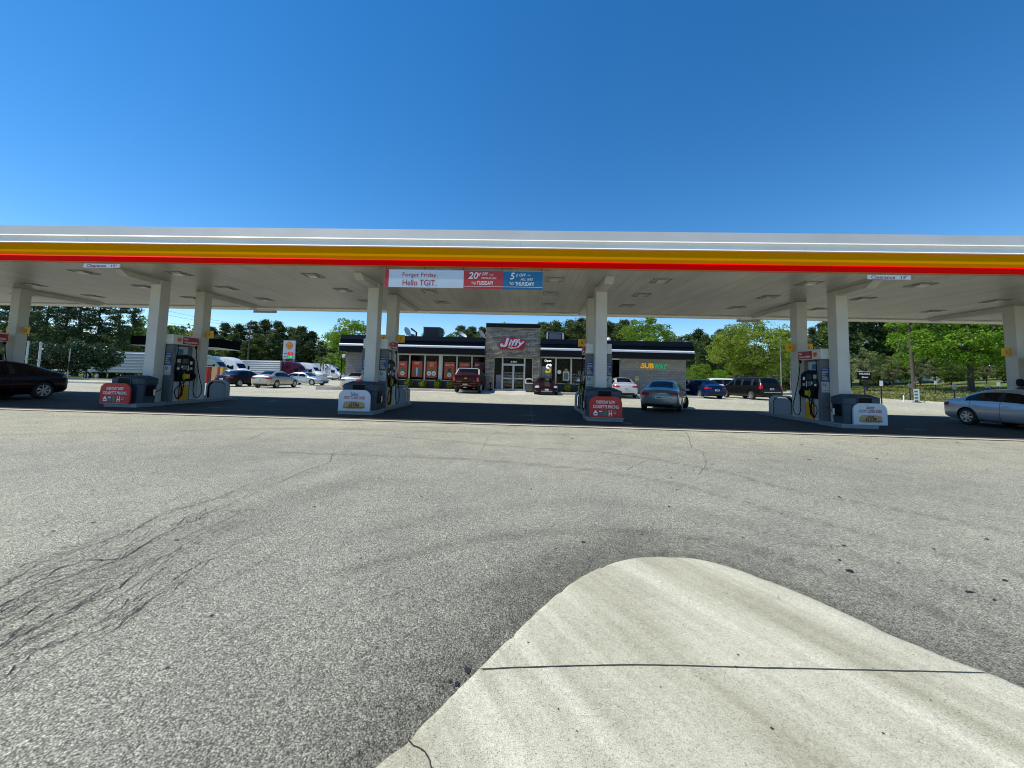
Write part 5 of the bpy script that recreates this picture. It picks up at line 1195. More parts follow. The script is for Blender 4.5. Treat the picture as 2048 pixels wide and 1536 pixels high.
def paint(name, col, metal=0.5, rough=0.32):
    return mat('paint_' + name, col, rough, metal, var=.03, scale=3, coat=0.9 if sum(col) > .3 else 0.2, spec=0.5 if sum(col) > .3 else 0.15)
def gpos(u, v, z): p = G(u, v, z); return p
def at(x, y, dz=0.0): return (x, y, gz(x, y) + dz)

def chrome_bar(t, S): MB().box(S['rear_x'] - .015, S['rear_x'] + .1, -.32, .32, .845, .865).build('chrome_strip', M_CHROME, t)
car('grey_sedan', 'blue-grey sedan parked askew under the canopy, seen from behind', 'car', paint('bluegrey', (.20, .235, .25), .55), spec_sedan(4.82, 1.47, .92), at(7.15, 20.3), 64, steer=R(24), bar=chrome_bar)
car('gold_sedan', 'pale gold sedan parked between the black sedan and the silver side-on sedan', 'car', paint('gold', (.46, .44, .37), .55), spec_sedan(4.5, 1.47, .88, .02), at(-22.1, 33.3), 91.5)
car('black_sedan', 'black sedan left of the pale gold sedan', 'car', paint('black', (.012, .012, .014), .3), spec_sedan(4.6, 1.44, .90), at(-25.7, 34.2), 82)
car('silver_sedan', 'silver sedan seen side-on, nose towards the shop, behind the pale gold sedan', 'car', paint('silverside', (.44, .455, .46), .6), spec_sedan(5.0, 1.43, .92), at(-24.6, 42.0), -8)
car('silver_sedan', 'silver-white sedan seen from behind beside the left shop wall, partly behind a service bin', 'car', paint('silverwhite', (.60, .61, .60), .45), spec_sedan(4.6, 1.44, .90), at(-14.0, 32.1), 93)
car('white_sedan', 'bright silver sedan seen from behind in front of the grey block wall', 'car', paint('brightsilver', (.66, .67, .66), .4), spec_sedan(4.82, 1.46, .90), at(7.2, 30.1), 86)
car('sports_car', 'low dark purple sports car facing the camera right of the entrance', 'car', paint('purple', (.020, .005, .009), .4), spec_sport(), at(1.42, 31.4 + .4 - .6), -88, dark_rims=True, bar=lambda t, S: MB().box(2.12, 2.19, -.42, .42, .22, .31).build('intake', M_STEEL, t))
car('blue_sedan', 'deep blue sedan left of the black minivan', 'car', paint('blue', (.003, .020, .085), .4), spec_sedan(4.6, 1.48, .90), at(14.35, 32.6), 97)
car('black_minivan', 'black minivan with chrome wheels right of the deep blue sedan', 'van', paint('vanblack', (.010, .011, .012), .3), spec_van(), at(18.3, 32.7), 98, bar=lambda t, S: MB().box(-2.60, -2.5, -.70, .70, .60, .63).build('chrome_strip', M_CHROME, t))
car('silver_sedan', 'silver sedan with alloy wheels at the right edge under the canopy', 'car', paint('rightsilver', (.46, .48, .52), .55), spec_sedan(4.75, 1.46, .87), at(18.36, 14.80), -91)
car('maroon_car', 'dark maroon fastback at the left edge under the canopy, tail to the right', 'car', paint('maroondark', (.010, .0015, .003), .2), spec_fastback(), at(-21.15, 14.1), -90)
car('dark_suv', 'dark car mostly hidden behind the deep blue sedan at the shop corner', 'car', paint('charcoal', (.03, .033, .04), .3), spec_fastback(), at(15.4, 38.2), 150)
car('white_van', 'white van low behind the blue sedan and the minivan', 'van', paint('whitevan', (.70, .71, .70), .0), spec_van(), at(21.3, 44.5), 178)
car('white_car', 'white car behind the red and yellow posts of the truck pumps', 'car', paint('whitecar', (.72, .73, .73), .0), spec_sedan(4.6, 1.6, .9), at(-33.6, 43.0), -35)
for i, (x, y) in enumerate(((61, 66), (66.5, 67))):
    car('far_car', 'white car glimpsed through the trees %s the TRUCKS sign' % ('behind' if i == 0 else 'just right of'), 'car', paint('farwhite', (.70, .72, .74), .0), spec_van() if i else spec_sedan(), (x, y, gz(x, y)), 170, 'cars beyond the trees at right')

# dark red pickup with a high tailgate, seen from behind
def pickup():
    W = 1.0
    S = [(2.85, .45, .62, .85, .95, .5), (2.80, .42, .88, .98, 1.08, .7), (2.5, .40, .98, 1.08, 1.18, .8), (1.6, .40, W, 1.14, 1.26, .8), (1.35, .40, W, 1.18, 1.30, .8), (1.05, .40, W, 1.2, 1.58, .80), (.8, .40, W, 1.2, 1.78, .78), (.6, .40, W, 1.2, 1.85, .77), (.2, .40, W, 1.2, 1.88, .77), (.1, .40, W, 1.2, 1.88, .77), (-.6, .40, W, 1.2, 1.89, .77), (-.7, .40, W, 1.2, 1.89, .77),
         (-1.4, .40, W, 1.21, 1.89, .77), (-1.5, .40, W, 1.22, 1.88, .77), (-1.85, .40, W, 1.23, 1.82, .77), (-2.2, .40, W, 1.25, 1.50, .84), (-2.3, .40, W, 1.27, 1.43, .86), (-2.72, .42, .99, 1.29, 1.42, .86), (-2.80, .44, .98, 1.26, 1.39, .85), (-2.84, .50, .95, 1.0, 1.12, .8)]
    D = dict(st=S, side=[(.2, 1.0), (-.6, .1), (-1.4, -.7)], ws=(.8, 1.35), rw=(-2.2, -1.85), wheels=(1.85, -1.78), r=.39, W=W, L=5.7, tail=[(-2.95, -2.66, .82, 1.1, .84, 1.24)], head=[(2.5, 3, .5, 1.05, .80, 1.0)], seams=(1.0, .15, -.65, -1.5), rear_x=-2.83, plate_z=.62)
    P = paint('pickup', (.030, .0015, .003), .2, .4)
    def bar(t, S_):
        MB().box(-2.98, -2.80, -.96, .96, .52, .72).build('rear_bumper', P, t, bevel=.03)
        MB().box(-2.995, -2.975, -.42, .40, .545, .575).build('step_strip', mat('strip_rose', (.30, .12, .12), .5), t)
        for s in (-1, 1): MB().box(-2.992, -2.972, *sorted((s * .35, s * .90)), .705, .722).build('bumper_line', MATS['strip_rose'], t)
        MB().box(-3.0, -2.98, -.18, .18, .59, .70).build('bumper_plate', M_STEEL, t)
        g = MB(); g.prism([(-.14, 1.12), (-.07, 1.09), (-.05, 1.06), (.12, 1.075), (.14, 1.105), (.06, 1.11), (.04, 1.15), (-.03, 1.135)], 'x', -2.88, -2.83); g.build('badge', mat('badge_gold2', (.6, .5, .3), .3, .6), t)
        MB().box(-2.865, -2.84, .28, .74, .85, .875).build('side_badge', M_STEEL, t); MB().box(-2.865, -2.84, -.72, -.62, .84, .87).build('side_badge', M_STEEL, t)
        for s in (-1, 1):
            MB().tube([(-1.80, s * .79, 1.80), (-2.26, s * .90, 1.40)], .035, 6).build('pillar_highlight', M_PALEG, t)  # pale tubes standing in for white reflections along the rear pillars
            MB().box(.95, 1.12, *sorted((s * .99, s * 1.25)), 1.2, 1.42).build('tow_mirror', M_BLK, t, bevel=.03)
        MB().tube([(-1.84, -.74, 1.85), (-1.84, .74, 1.85)], .02, 6).build('roof_highlight', M_PALEG, t)  # pale tube painted in as the highlight along the roof edge
        MB().box(-3.04, -2.92, -.11, .11, .40, .46).build('tow_hitch', mat('hitch', (.45, .42, .25), .5), t)
        MB().tube([(-2.85, -.62, .36), (-2.4, -.62, .38)], .035, 8).build('exhaust', M_STEEL, t)
    car('pickup_truck', 'dark red pickup with a high tailgate parked facing the shop left of the stone tower', 'pickup', P, D, at(-4.40, 31.35), 87, plate=False, bar=bar)
pickup()

# tractor-trailers in the truck park
M_TRAILER = mat('trailer_white', (.62, .64, .66), .35, var=.04)
def semi(label, col, x, y, deg, ribbed=True, metal=0.0):
    P = paint('truck_%s' % col[0], col[1], metal)
    t = thing('semi_truck', label, 'truck', (x, y, gz(x, y)), R(deg), 'tractor-trailers parked beyond the shop')
    S = [(3.9, .45, .60, .9, 1.0, .5), (3.82, .40, .95, 1.15, 1.3, .6), (3.4, .42, 1.12, 1.45, 1.72, .62), (2.4, .6, 1.14, 1.68, 1.98, .66), (1.85, .6, 1.15, 1.8, 2.10, .8), (1.45, .5, 1.18, 1.85, 2.62, .86), (1.15, .45, 1.22, 1.88, 2.95, .88), (.7, .45, 1.24, 1.9, 3.35, .86), (.55, .45, 1.25, 1.9, 3.45, .88), (-.1, .45, 1.25, 1.9, 3.78, .92), (-.2, .45, 1.25, 1.9, 3.80, .93), (-1.1, .45, 1.25, 1.9, 3.98, .98), (-1.2, .45, 1.25, 1.9, 4.0, .98), (-1.7, .45, 1.25, 1.9, 4.02, 1.0), (-2.1, .45, 1.25, 1.9, 4.0, 1.0), (-2.2, .5, 1.22, 1.9, 3.95, .98)]
    skin = loft(S, [(99, 100)], (1.15, 1.85), None, 1)
    for k, me in split_mat(skin, None).items(): link_mesh({0: 'cab', 1: 'windscreen'}.get(k[0], 'cab'), me, {0: P, 1: M_CARGL}.get(k[0], P), t)
    for s in (-1, 1):
        b = MB(); ya, yb = sorted((s * 1.235, s * 1.262))
        b.prism([(.30, 1.88), (1.18, 1.88), (.98, 2.48), (.30, 2.48)], 'y', ya, yb); b.build('side_window', M_CARGL, t)
        b = MB(); b.prism([(-1.5, 2.9), (-.75, 3.25), (-.95, 2.95), (-1.5, 2.6)], 'y', *sorted((s * 1.16, s * 1.215))); b.build('sleeper_window', M_CARGL, t)
        MB().box(-.9, -.2, *sorted((s * 1.245, s * 1.265)), 1.4, 2.3).build('locker_door', P, t)
        MB().box(1.25, 1.40, *sorted((s * 1.30, s * 1.52)), 1.9, 2.6).build('mirror', M_BLK, t)
        MB().box(-2.75, -2.15, *sorted((s * 1.17, s * 1.23)), .8, 3.85).build('gap_fairing', P, t)
        b = MB(); b.tube([(-1.7, s * 1.0, .75), (.8, s * 1.0, .75)], .30, 14); b.build('fuel_tank', M_CHROME, t)
        MB().box(3.3, 3.86, *sorted((s * .75, s * 1.10)), 1.02, 1.28).build('headlamp', M_HEAD, t)
    MB().box(-5.2, 3.2, -.45, .45, .7, .95).build('chassis', M_BLK, t)
    for xx in (2.75, -3.4, -4.7):
        for s in (-1, 1): wheel(t, xx, s * 1.05, .50, s, False, wd=.30)
    MB().box(3.84, 3.95, -.55, .55, .75, 1.5).build('grille', M_CHROME, t)
    x0, x1 = -18.6, -3.0
    tr = MB().box(x0, x1, -1.28, 1.28, 1.15, 4.08).build('trailer', M_TRAILER, t)
    if ribbed:
        b = MB()
        for k in range(6):
            z = 1.45 + k * .44
            b.prism([(z, -1.285), (z + .05, -1.32), (z + .15, -1.32), (z + .2, -1.285)], 'x', x0 + .05, x1 - .05) if False else b.add([(x0 + .05, -1.285, z), (x1 - .05, -1.285, z), (x1 - .05, -1.33, z + .04), (x0 + .05, -1.33, z + .04), (x0 + .05, -1.33, z + .20), (x1 - .05, -1.33, z + .20), (x1 - .05, -1.285, z + .26), (x0 + .05, -1.285, z + .26)], [(0, 1, 2, 3), (3, 2, 5, 4), (4, 5, 6, 7)])
        b.build('side_ribs', mat('trailer_rib', (.30, .34, .38), .4, .2), tr)
    MB().box(x0, x1, -1.30, 1.30, 1.05, 1.15).build('lower_rail', M_STEEL, tr)
    for xx in (-16.8, -15.4):
        for s in (-1, 1): wheel(t, xx, s * 1.05, .50, s, False, wd=.30)
    MB().box(-9.2, -8.9, -.9, .9, 0.05, 1.1).build('landing_gear', M_STEEL, t)
    return t
def tx(u, y): return AY(u, 740, y).x
semi('white tractor with a long ribbed trailer reaching left behind the round dark tree', ('white', (.70, .72, .74)), tx(423, 55), 55, 3)
semi('white tractor with a high curved sleeper roof behind the black sedan', ('white', (.72, .74, .76)), tx(462, 63) + .6, 63, -14)
semi('maroon tractor pulling a ribbed trailer, below the tall price sign', ('maroon', (.07, .008, .025)), tx(598, 80) - .5, 80, -9, metal=.3)
semi('white tractor just right of the maroon tractor', ('white', (.72, .74, .76)), tx(622, 87), 87, -12, False)
semi('white tractor nearest the shop corner', ('white', (.72, .74, .76)), tx(664, 94) + .4, 94, -12, False)

# truck-fuelling canopy, its posts and the tall price sign
t = thing('truck_canopy', 'dark canopy over the truck pumps, seen behind the left fuel dispenser', 'canopy', (-39.0, 55, gz(-39, 55)), R(14))
MB().box(-14.5, -4.2, -3, 3, 4.85, 6.05).build('fascia', mat('matt_black', (.004, .004, .005), .9, spec=0.02), t); MB().box(-14.45, -4.25, -2.95, 2.95, 4.80, 4.848).build('soffit', M_WHITE, t)
for x in (-13.5, -8.0): MB().box(x - .2, x + .2, -.2, .2, 0, 4.79).build('column', M_COLW, t)
for u, w_, m1, lb in ((414.5, .32, M_VRED, 'slim red post of the truck pumps right of the left canopy columns'), (437, 1.35, mat('post_tan', (.50, .34, .14), .5), 'tan cabinet with a red stripe behind the black sedan')):
    p = AY(u, 768, 44); t = thing('truck_pump', lb, 'truck pump', (p.x, 44, gz(p.x, 44)))
    MB().box(-w_ / 2, w_ / 2, -.3, .3, 0, 1.95).build('cabinet', m1, t, bevel=.02)
    if w_ > 1: MB().box(0.0, .3, -.32, -.301, .1, 1.95).build('red_stripe', M_VRED, t); MB().box(.35, .6, -.32, -.301, 1.4, 1.8).build('badge', M_SIGNY, t)
    else: MB().box(-w_ / 2 - .02, w_ / 2 + .02, -.32, .32, 1.951, 2.0).build('top_cap', M_WHITE, t)
def ps():
    Y = 100; a, c = AY(566.5, 718, Y), AY(592.5, 681.5, Y); w, h = c.x - a.x, c.z - a.z; g0 = gz(a.x, Y)
    t = thing('price_sign', 'tall pole sign with a shell emblem and lit red and green prices', 'sign', ((a.x + c.x) / 2, Y, g0)); z0 = a.z - g0; hh = h * .78
    for s in (-1, 1): MB().box(s * w * .40 - .22, s * w * .40 + .22, -.2, .2, 0, z0 + h + .05).build('leg', M_STEEL, t)
    MB().box(-w / 2, w / 2, -.35, -.21, z0 + h * .02, z0 + h).build('cabinet', mat('price_white', (.55, .60, .64), .4), t)
    pecten(t, .1, -.352, z0 + h * .72, w * .29, name='emblem')
    E1 = mat('led_red', (.6, .02, .03), .5, emit=(1, .05, .09), estr=1.0); E2 = mat('led_green', (.02, .6, .1), .5, emit=(.03, 1, .16), estr=.9)
    MB().box(-.3, w * .38, -.37, -.352, z0 + h * .22, z0 + h * .37).build('red_display', mat('disp_r', (.25, .01, .02), .5, emit=(1, .03, .08), estr=.35), t); text(t, 'price', '3 59', E1, (w * .38 - .3) / 2, -.372, z0 + h * .295, h * .10, .95, bold=.04)
    MB().box(-.3, w * .38, -.37, -.352, z0 + h * .06, z0 + h * .20).build('green_display', mat('disp_g', (.01, .12, .03), .5, emit=(.02, 1, .1), estr=.25), t); text(t, 'price', '3.99', E2, (w * .38 - .3) / 2, -.372, z0 + h * .13, h * .10, .95, bold=.04)
    for q in (.12, .28): MB().box(-w * .42, -.45, -.37, -.352, z0 + h * q, z0 + h * (q + .03)).build('fuel_label', M_DISP, t)
ps()

# ------------------------------------------------------------------ poles, wires and small signs
def gp(u, Y): x = AY(u, 745, Y).x; return (x, Y, gz(x, Y))
x, y, z = gp(494, 95); t = thing('utility_pole', 'wooden utility pole with transformers behind the parked trucks', 'utility pole', (x, y, z), 0, None)
top = AY(498, 645, 95).z - z
MB().tube([(0, 0, 0), (0, 0, top)], .22, 8, .13).build('pole', M_WOOD, t)
MB().box(-1.2, 1.2, -.08, .08, top - .9, top - .75).box(-.9, .9, -.08, .08, top - 1.9, top - 1.78).build('crossarm', M_STEEL, t)
for s in (-.45, .45): MB().lathe([(0, 0), (.26, 0), (.28, .1), (.28, .8), (.2, .9), (0, .92)], 12, 'z', (s * 1.3, -.2, top - 4.2)).build('transformer', M_STEEL, t)
for s in (-1.0, -.4, .5, 1.0): MB().box(s - .04, s + .04, -.04, .04, top - .75, top - .5).build('insulator', M_PALEG, t)
px_, pz = x, z
def wire(nm, label, a, c, sag, r=.022):
    t = thing(nm, label, 'cable', a, 0, 'overhead wires'); a, c = Vector(a), Vector(c); n = 16
    MB().tube([(c - a) * (k / n) + Vector((0, 0, -sag * 4 * (k / n) * (1 - k / n))) for k in range(n + 1)], r, 5, caps=False).build('cable', M_TRIMD, t)
for k, (u0, v0) in enumerate(((300, 613), (300, 622), (300, 640))):
    c = AY(u0, v0, 70); wire('overhead_wire', ('upper', 'middle', 'lower')[k] + ' wire running left from the utility pole behind the trucks', (px_, 95, pz + top - .5 - k * .5), tuple(c), .5)
c = AY(690, 680, 112); wire('overhead_wire', 'wire running right from the utility pole towards the shop', (px_ + .9, 95, pz + top - 1.9), tuple(c), .6)
for u, v, Y, lb, r_ in ((57, 686, 33, 'left one of two pale pipes standing before the round dark bushes', .07), (82, 688, 33, 'right one of two pale pipes standing before the round dark bushes', .085)):
    p = AY(u, v, Y); t = thing('vent_pipe', lb, 'pipe', (p.x, Y, gz(p.x, Y)), 0, 'pale vent pipes at left'); h = p.z - gz(p.x, Y)
    b = MB(); b.tube([(0, 0, 0), (0, 0, h)], r_, 8); b.build('pipe', mat('pipe_pale', (.42, .50, .48), .5), t); MB().lathe([(0, 0), (r_ * 1.5, 0), (r_ * 1.6, .1), (0, .2)], 10, 'z', (0, 0, h)).build('cap', M_STEEL, t)
    for q in (.3, .55): MB().box(-r_ * 1.5, r_ * 1.5, -r_ * 1.5, r_ * 1.5, h * q, h * q + .06).build('clamp', M_STEEL, t)
p = AY(141, 697, 40); z = gz(p.x, 40); t = thing('sign_post', 'thin pole with a dark middle standing before the gap between two bushes', 'pole', (p.x, 40, z)); MB().tube([(0, 0, 0), (0, 0, p.z - z)], .05, 6).build('pole', M_STEEL, t); MB().tube([(0, 0, 1.0), (0, 0, 2.0)], .06, 6).build('dark_band', M_TRIMD, t)
t = thing('guard_rail', 'pale metal guard rail beyond the grass at left', 'guard rail', (-82, 58, gz(-82, 58)))
b = MB(); b.box(0, 22, -.05, .05, 1.05, 1.25); b.build('rail', M_PALEG, t)
for k in range(8): MB().box(.5 + 3 * k, .6 + 3 * k, .051, .15, 0, 1.2).build('post', M_WOOD, t)
def signpost(name, label, cat, u0, u1, v0, v1, Y, m_, group=None, words=(), post=M_TRIMD, one=True):
    a, c = AY(u0, v1, Y), AY(u1, v0, Y); w, h = c.x - a.x, c.z - a.z; x = (a.x + c.x) / 2; z = gz(x, Y)
    t = thing(name, label, cat, (x, Y, z), 0, group)
    MB().box(-w / 2, w / 2, -.02, .0, a.z - z, c.z - z).build('panel', m_, t); MB().box(-.03, .03, .001, .06, 0, max(.1, (c.z if one else a.z) - z - .02)).build('post', post, t)
    for s_, fz, fh, fw, mm in words: text(t, 'lettering', s_, mm, 0, -.021, a.z - z + h * fz, h * fh, w * fw, bold=.025)
    return t, w, h, a.z - z
t, w, h, z0 = signpost('direction_sign', 'black TRUCKS sign with a white arrow pointing left, above the right service bin', 'sign', 1714.5, 1742, 743.5, 758.5, 30, M_BLK, words=(('TRUCKS', .70, .24, .80, M_TXTW),))
b = MB(); zc = z0 + h * .28; b.prism([(-w * .22, zc), (-w * .08, zc + .07), (-w * .08, zc + .03), (w * .26, zc + .03), (w * .26, zc - .03), (-w * .08, zc - .03), (-w * .08, zc - .07)], 'y', -.024, -.021); b.build('arrow', M_TXTW, t)
MB().box(-w / 2, w / 2, -.022, -.0205, z0 + h - .03, z0 + h).build('edge_line', M_PALEG, t)
for q in ((1759.5, 1765.5, 761.5, 772, 30, 'small white sign on a black post just right of the TRUCKS sign'), (1868.5, 1873.5, 761.5, 769, 43, 'small white sign on a black post left of the large bright maple trunk'), (1994, 2000, 764, 772.5, 38, 'small white tilted sign showing above the roof of the silver sedan at right')):
    signpost('small_sign', q[5], 'sign', *q[:4], q[4], M_TXTW, 'small white signs on the right verge')
for q in ((1817.5, 1822.5, 767, 776, 36, 'small grey sign seen from behind left of the utility pole'), (1905.5, 1912, 768, 779, 35, 'grey-green sign seen from behind beside the maple trunk'), (1970, 1974, 770.5, 776, 40, 'left one of two tiny grey signs above the silver sedan roof'), (1976, 1980, 770.5, 776, 40, 'right one of two tiny grey signs above the silver sedan roof')):
    signpost('small_sign', q[5], 'sign', *q[:4], q[4], mat('sign_back', (.22, .27, .24), .5, .3), 'small grey signs on the right verge')
t, w, h, z0 = signpost('feather_sign', 'tall green and white banner sign at the foot of the right utility pole', 'sign', 1828.5, 1838, 778, 806.5, 34.6, M_TXTW, words=(), one=True)
for k in range(4): MB().box(-w * .45, w * .20, -.026, -.021, z0 + h * (.10 + .22 * k), z0 + h * (.22 + .22 * k)).build('green_patch', mat('sign_green', (.03, .25, .12), .5), t)
MB().box(-w * .5, w * .5, -.2, .2, 0, .06).build('foot', M_BLK, t)
t, w, h, z0 = signpost('red_sign', 'small red and white sign on a pale post right of the minivan', 'sign', 1578, 1584.5, 760.5, 766.5, 56, M_SIGNR, post=M_PALEG)
x, y, z = gp(1826.5, 46); tp = thing('utility_pole', 'dark wooden utility pole in front of the right-hand trees', 'utility pole', (x, y, z)); MB().tube([(0, 0, 0), (-.25, 0, 9.5)], .20, 10, .14).build('pole', M_WOOD, tp); MB().box(-.12, .12, -.22, -.19, 1.2, 1.4).build('tag', M_STEEL, tp)
x, y, z = gp(1581, 52); tp = thing('light_pole', 'slim pale pole rising behind the red sign right of the minivan', 'pole', (x, y, z)); MB().tube([(0, 0, 0), (0, 0, 7)], .07, 8).build('pole', M_STEEL, tp)
x, y, z = gp(1562, 47); tp = thing('light_pole', 'slim dark pole in front of the wide green tree', 'pole', (x, y, z)); MB().tube([(0, 0, 0), (0, 0, 7)], .05, 8).build('pole', M_STEEL, tp)
x, y, z = gp(1805, 35.5); tp = thing('marker_post', 'short white marker post on the verge left of the green banner sign', 'post', (x, y, z)); MB().lathe([(.05, 0), (.05, .5), (.03, .56), (0, .57)], 10).build('post', M_WHITE, tp)

# ------------------------------------------------------------------ the person behind the right-hand sedan
def person(x, y, rz):
    t = thing('person', 'dark-haired person standing at the pump behind the silver sedan at the right edge', 'person', (x, y, .127), rz); t.scale = (.93, .93, .93)
    J = {'pel': (0, 0, .98), 'wst': (0, .01, 1.12), 'chs': (0, .0, 1.34), 'nk': (0, .01, 1.52), 'hd': (0, -.01, 1.62), 'tp': (0, -.0, 1.74)}
    V = [J['pel'], J['wst'], J['chs'], J['nk'], J['hd'], J['tp']]; E = [(0, 1), (1, 2), (2, 3), (3, 4), (4, 5)]; Rr = [(.15, .11), (.14, .10), (.16, .11), (.055, .055), (.075, .09), (.07, .085)]
    for s in (-1, 1):
        b = len(V); V += [(s * .09, 0, .90), (s * .11, -.01, .50), (s * .12, .02, .09), (s * .13, -.13, .05)]; Rr += [(.085, .085), (.058, .06), (.042, .042), (.035, .03)]; E += [(0, b), (b, b + 1), (b + 1, b + 2), (b + 2, b + 3)]
        b = len(V); V += [(s * .19, 0, 1.43), (s * .25, .0, 1.16), (s * .24, -.16, .96), (s * .23, -.22, .92)]; Rr += [(.05, .05), (.04, .04), (.028, .03), (.035, .02)]; E += [(2, b), (b, b + 1), (b + 1, b + 2), (b + 2, b + 3)]
    me = bpy.data.meshes.new('body'); me.from_pydata(V, E, []); o = tmp(me); sk = o.modifiers.new('k', 'SKIN')
    for i, r_ in enumerate(Rr): me.skin_vertices[0].data[i].radius = r_
    me.skin_vertices[0].data[0].use_root = True
    ms = o.modifiers.new('s', 'SUBSURF'); ms.levels = 2; out = eval_mesh(o); bpy.data.objects.remove(o)
    out.polygons.foreach_set('use_smooth', [True] * len(out.polygons))
    link_mesh('body', out, mat('skin', (.30, .17, .11), .55), t)
    b = MB(); b.lathe([(.175, .93), (.17, 1.1), (.185, 1.3), (.18, 1.42), (.10, 1.50), (.062, 1.52)], 20); me = b.mesh('shirt', mat('shirt_dark', (.03, .035, .05), .9)); me.transform(Matrix.Scale(.76, 4, (0, 1, 0))); link_mesh('shirt', me, None, t)
    b = MB()
    for s in (-1, 1): b.tube([(s * .09, 0, .96), (s * .11, -.01, .5), (s * .12, .02, .08)], .105, 12, .07)
    b.build('trousers', mat('denim', (.03, .045, .08), .9), t)
    b = MB(); rg = random.Random(2); n = 16; vs = []
    prof = [(.05, 1.55), (.10, 1.60), (.125, 1.68), (.125, 1.75), (.10, 1.82), (.05, 1.855), (0.001, 1.86)]
    b.lathe(prof, n); me = b.mesh('hair', mat('hair_black', (.008, .007, .007), .8, bump=1.0, bscale=40))
    for v in me.vertices: v.co += Vector((rg.uniform(-.012, .012), rg.uniform(-.012, .012) + .03, rg.uniform(-.01, .01)))
    link_mesh('hair', me, None, t)
    MB().prism([(-.012, 1.60), (.012, 1.60), (.008, 1.65), (-.008, 1.65)], 'y', -.125, -.09).build('nose', MATS['skin'], t)
person(19.36, 15.92, R(95))

# ------------------------------------------------------------------ shrubs and trees
def leaf_mesh(name, P, S, m_, rng, flat=0.0, aspect=1.0, up=0.35):
    n = len(P); N = rng.normal(size=(n, 3)); N[:, 2] = N[:, 2] * (1 - flat) + up + flat; N /= np.linalg.norm(N, axis=1)[:, None]
    a = rng.normal(size=(n, 3)); U = np.cross(N, a); U /= np.linalg.norm(U, axis=1)[:, None]; V = np.cross(N, U)
    S = np.asarray(S) * rng.uniform(.65, 1.25, n); U *= (S * aspect)[:, None] * .5; V *= (S / aspect)[:, None] * .5
    vs = np.stack([P - U, P - V * .9, P + U, P + V * .9], 1).reshape(-1, 3)
    me = bpy.data.meshes.new(name); me.vertices.add(4 * n); me.vertices.foreach_set('co', vs.ravel().astype(np.float32))
    me.loops.add(4 * n); me.loops.foreach_set('vertex_index', np.arange(4 * n, dtype=np.int32))
    me.polygons.add(n); me.polygons.foreach_set('loop_start', np.arange(0, 4 * n, 4, dtype=np.int32)); me.polygons.foreach_set('loop_total', np.full(n, 4, dtype=np.int32))
    me.update(calc_edges=True); me.materials.append(m_); return me
L_BRIGHT = leaf_mat('leaf_bright', (.085, .17, .012), (.17, .30, .022), (.27, .42, .045), .7, .45)
L_LIME = leaf_mat('leaf_feather', (.13, .22, .02), (.24, .36, .035), (.38, .50, .08), .6, .45)
L_MID = leaf_mat('leaf_mid', (.045, .085, .016), (.09, .15, .028), (.16, .23, .045), .5, .35)
L_PINE = leaf_mat('needles', (.026, .052, .018), (.058, .098, .030), (.11, .155, .05), .6, .2)
L_OLIVE = leaf_mat('needles_olive', (.035, .060, .018), (.075, .11, .030), (.14, .18, .055), .6, .25)
L_MAG = leaf_mat('leaf_glossy', (.016, .036, .014), (.038, .068, .026), (.12, .15, .08), 1.2, .15, .25)
L_PALE = leaf_mat('leaf_pale', (.13, .16, .06), (.20, .23, .10), (.28, .30, .15), .6, .4)
L_SHRUB = leaf_mat('leaf_shrub', (.09, .14, .015), (.20, .26, .03), (.32, .36, .06), 5, .35)
def limb_tube(b, a, c, r0, r1, rng, n=5):
    a, c = Vector(a), Vector(c); P = []
    for k in range(n + 1):
        t = k / n; j = (c - a).length * .05 * math.sin(math.pi * t); P.append(a.lerp(c, t) + Vector((rng.uniform(-j, j), rng.uniform(-j, j), (c - a).length * .06 * math.sin(math.pi * t))))
    b.tube(P, r0, 6, r1, caps=False)
def broad(seed, H, CW, base, m_, nclump=60, per=130, leaf=.24, cr=.16, squash=.55, flat=.0, up=.35, name='leafy_tree', cone=0.0, th=.035):
    rng = np.random.default_rng(seed); rr_ = random.Random(seed)
    t = thing(name, 'x', 'tree'); cz = (base + H) / 2; rz_ = (H - base) / 2; cl = []
    while len(cl) < nclump:
        p = rng.normal(size=3); p /= np.linalg.norm(p); r = rng.uniform(.25, 1) ** .45 * (0.86 + .2 * rng.random())
        q = p * r; taper_ = 1 - cone * max(0, q[2]); X = np.array([q[0] * CW / 2 * taper_, q[1] * CW / 2 * taper_, cz + q[2] * rz_ * .93])
        cl.append(X)
    P = []
    for c in cl:
        k = int(per * rng.uniform(.5, 1.4)); s = CW * cr * rng.uniform(.6, 1.25); d = rng.normal(size=(k, 3)); d /= np.linalg.norm(d, axis=1)[:, None]
        d *= (rng.uniform(.3, 1, (k, 1)) ** .5) * s; d[:, 2] *= squash; P.append(c + d)
    P = np.concatenate(P)
    link_mesh('crown', leaf_mesh('crown', P, leaf, m_, rng, flat, 1.25, up), None, t)
    b = MB(); tr = H * th * .5; sp = base + (H - base) * .25
    b.tube([(0, 0, -.3), (0, 0, sp * .5), (rr_.uniform(-.1, .1), rr_.uniform(-.1, .1), sp), (0, 0, H * .75)], tr * 1.15, 10, tr * .25)
    for c in rr_.sample(cl, min(len(cl), 22)): z0 = rr_.uniform(.65, 1.0) * sp + .15 * max(0, (c[2] - sp)); limb_tube(b, (0, 0, z0), c, tr * .42, tr * .08, rr_)
    b.build('trunk', M_BARK, t); t['H'] = H; return t
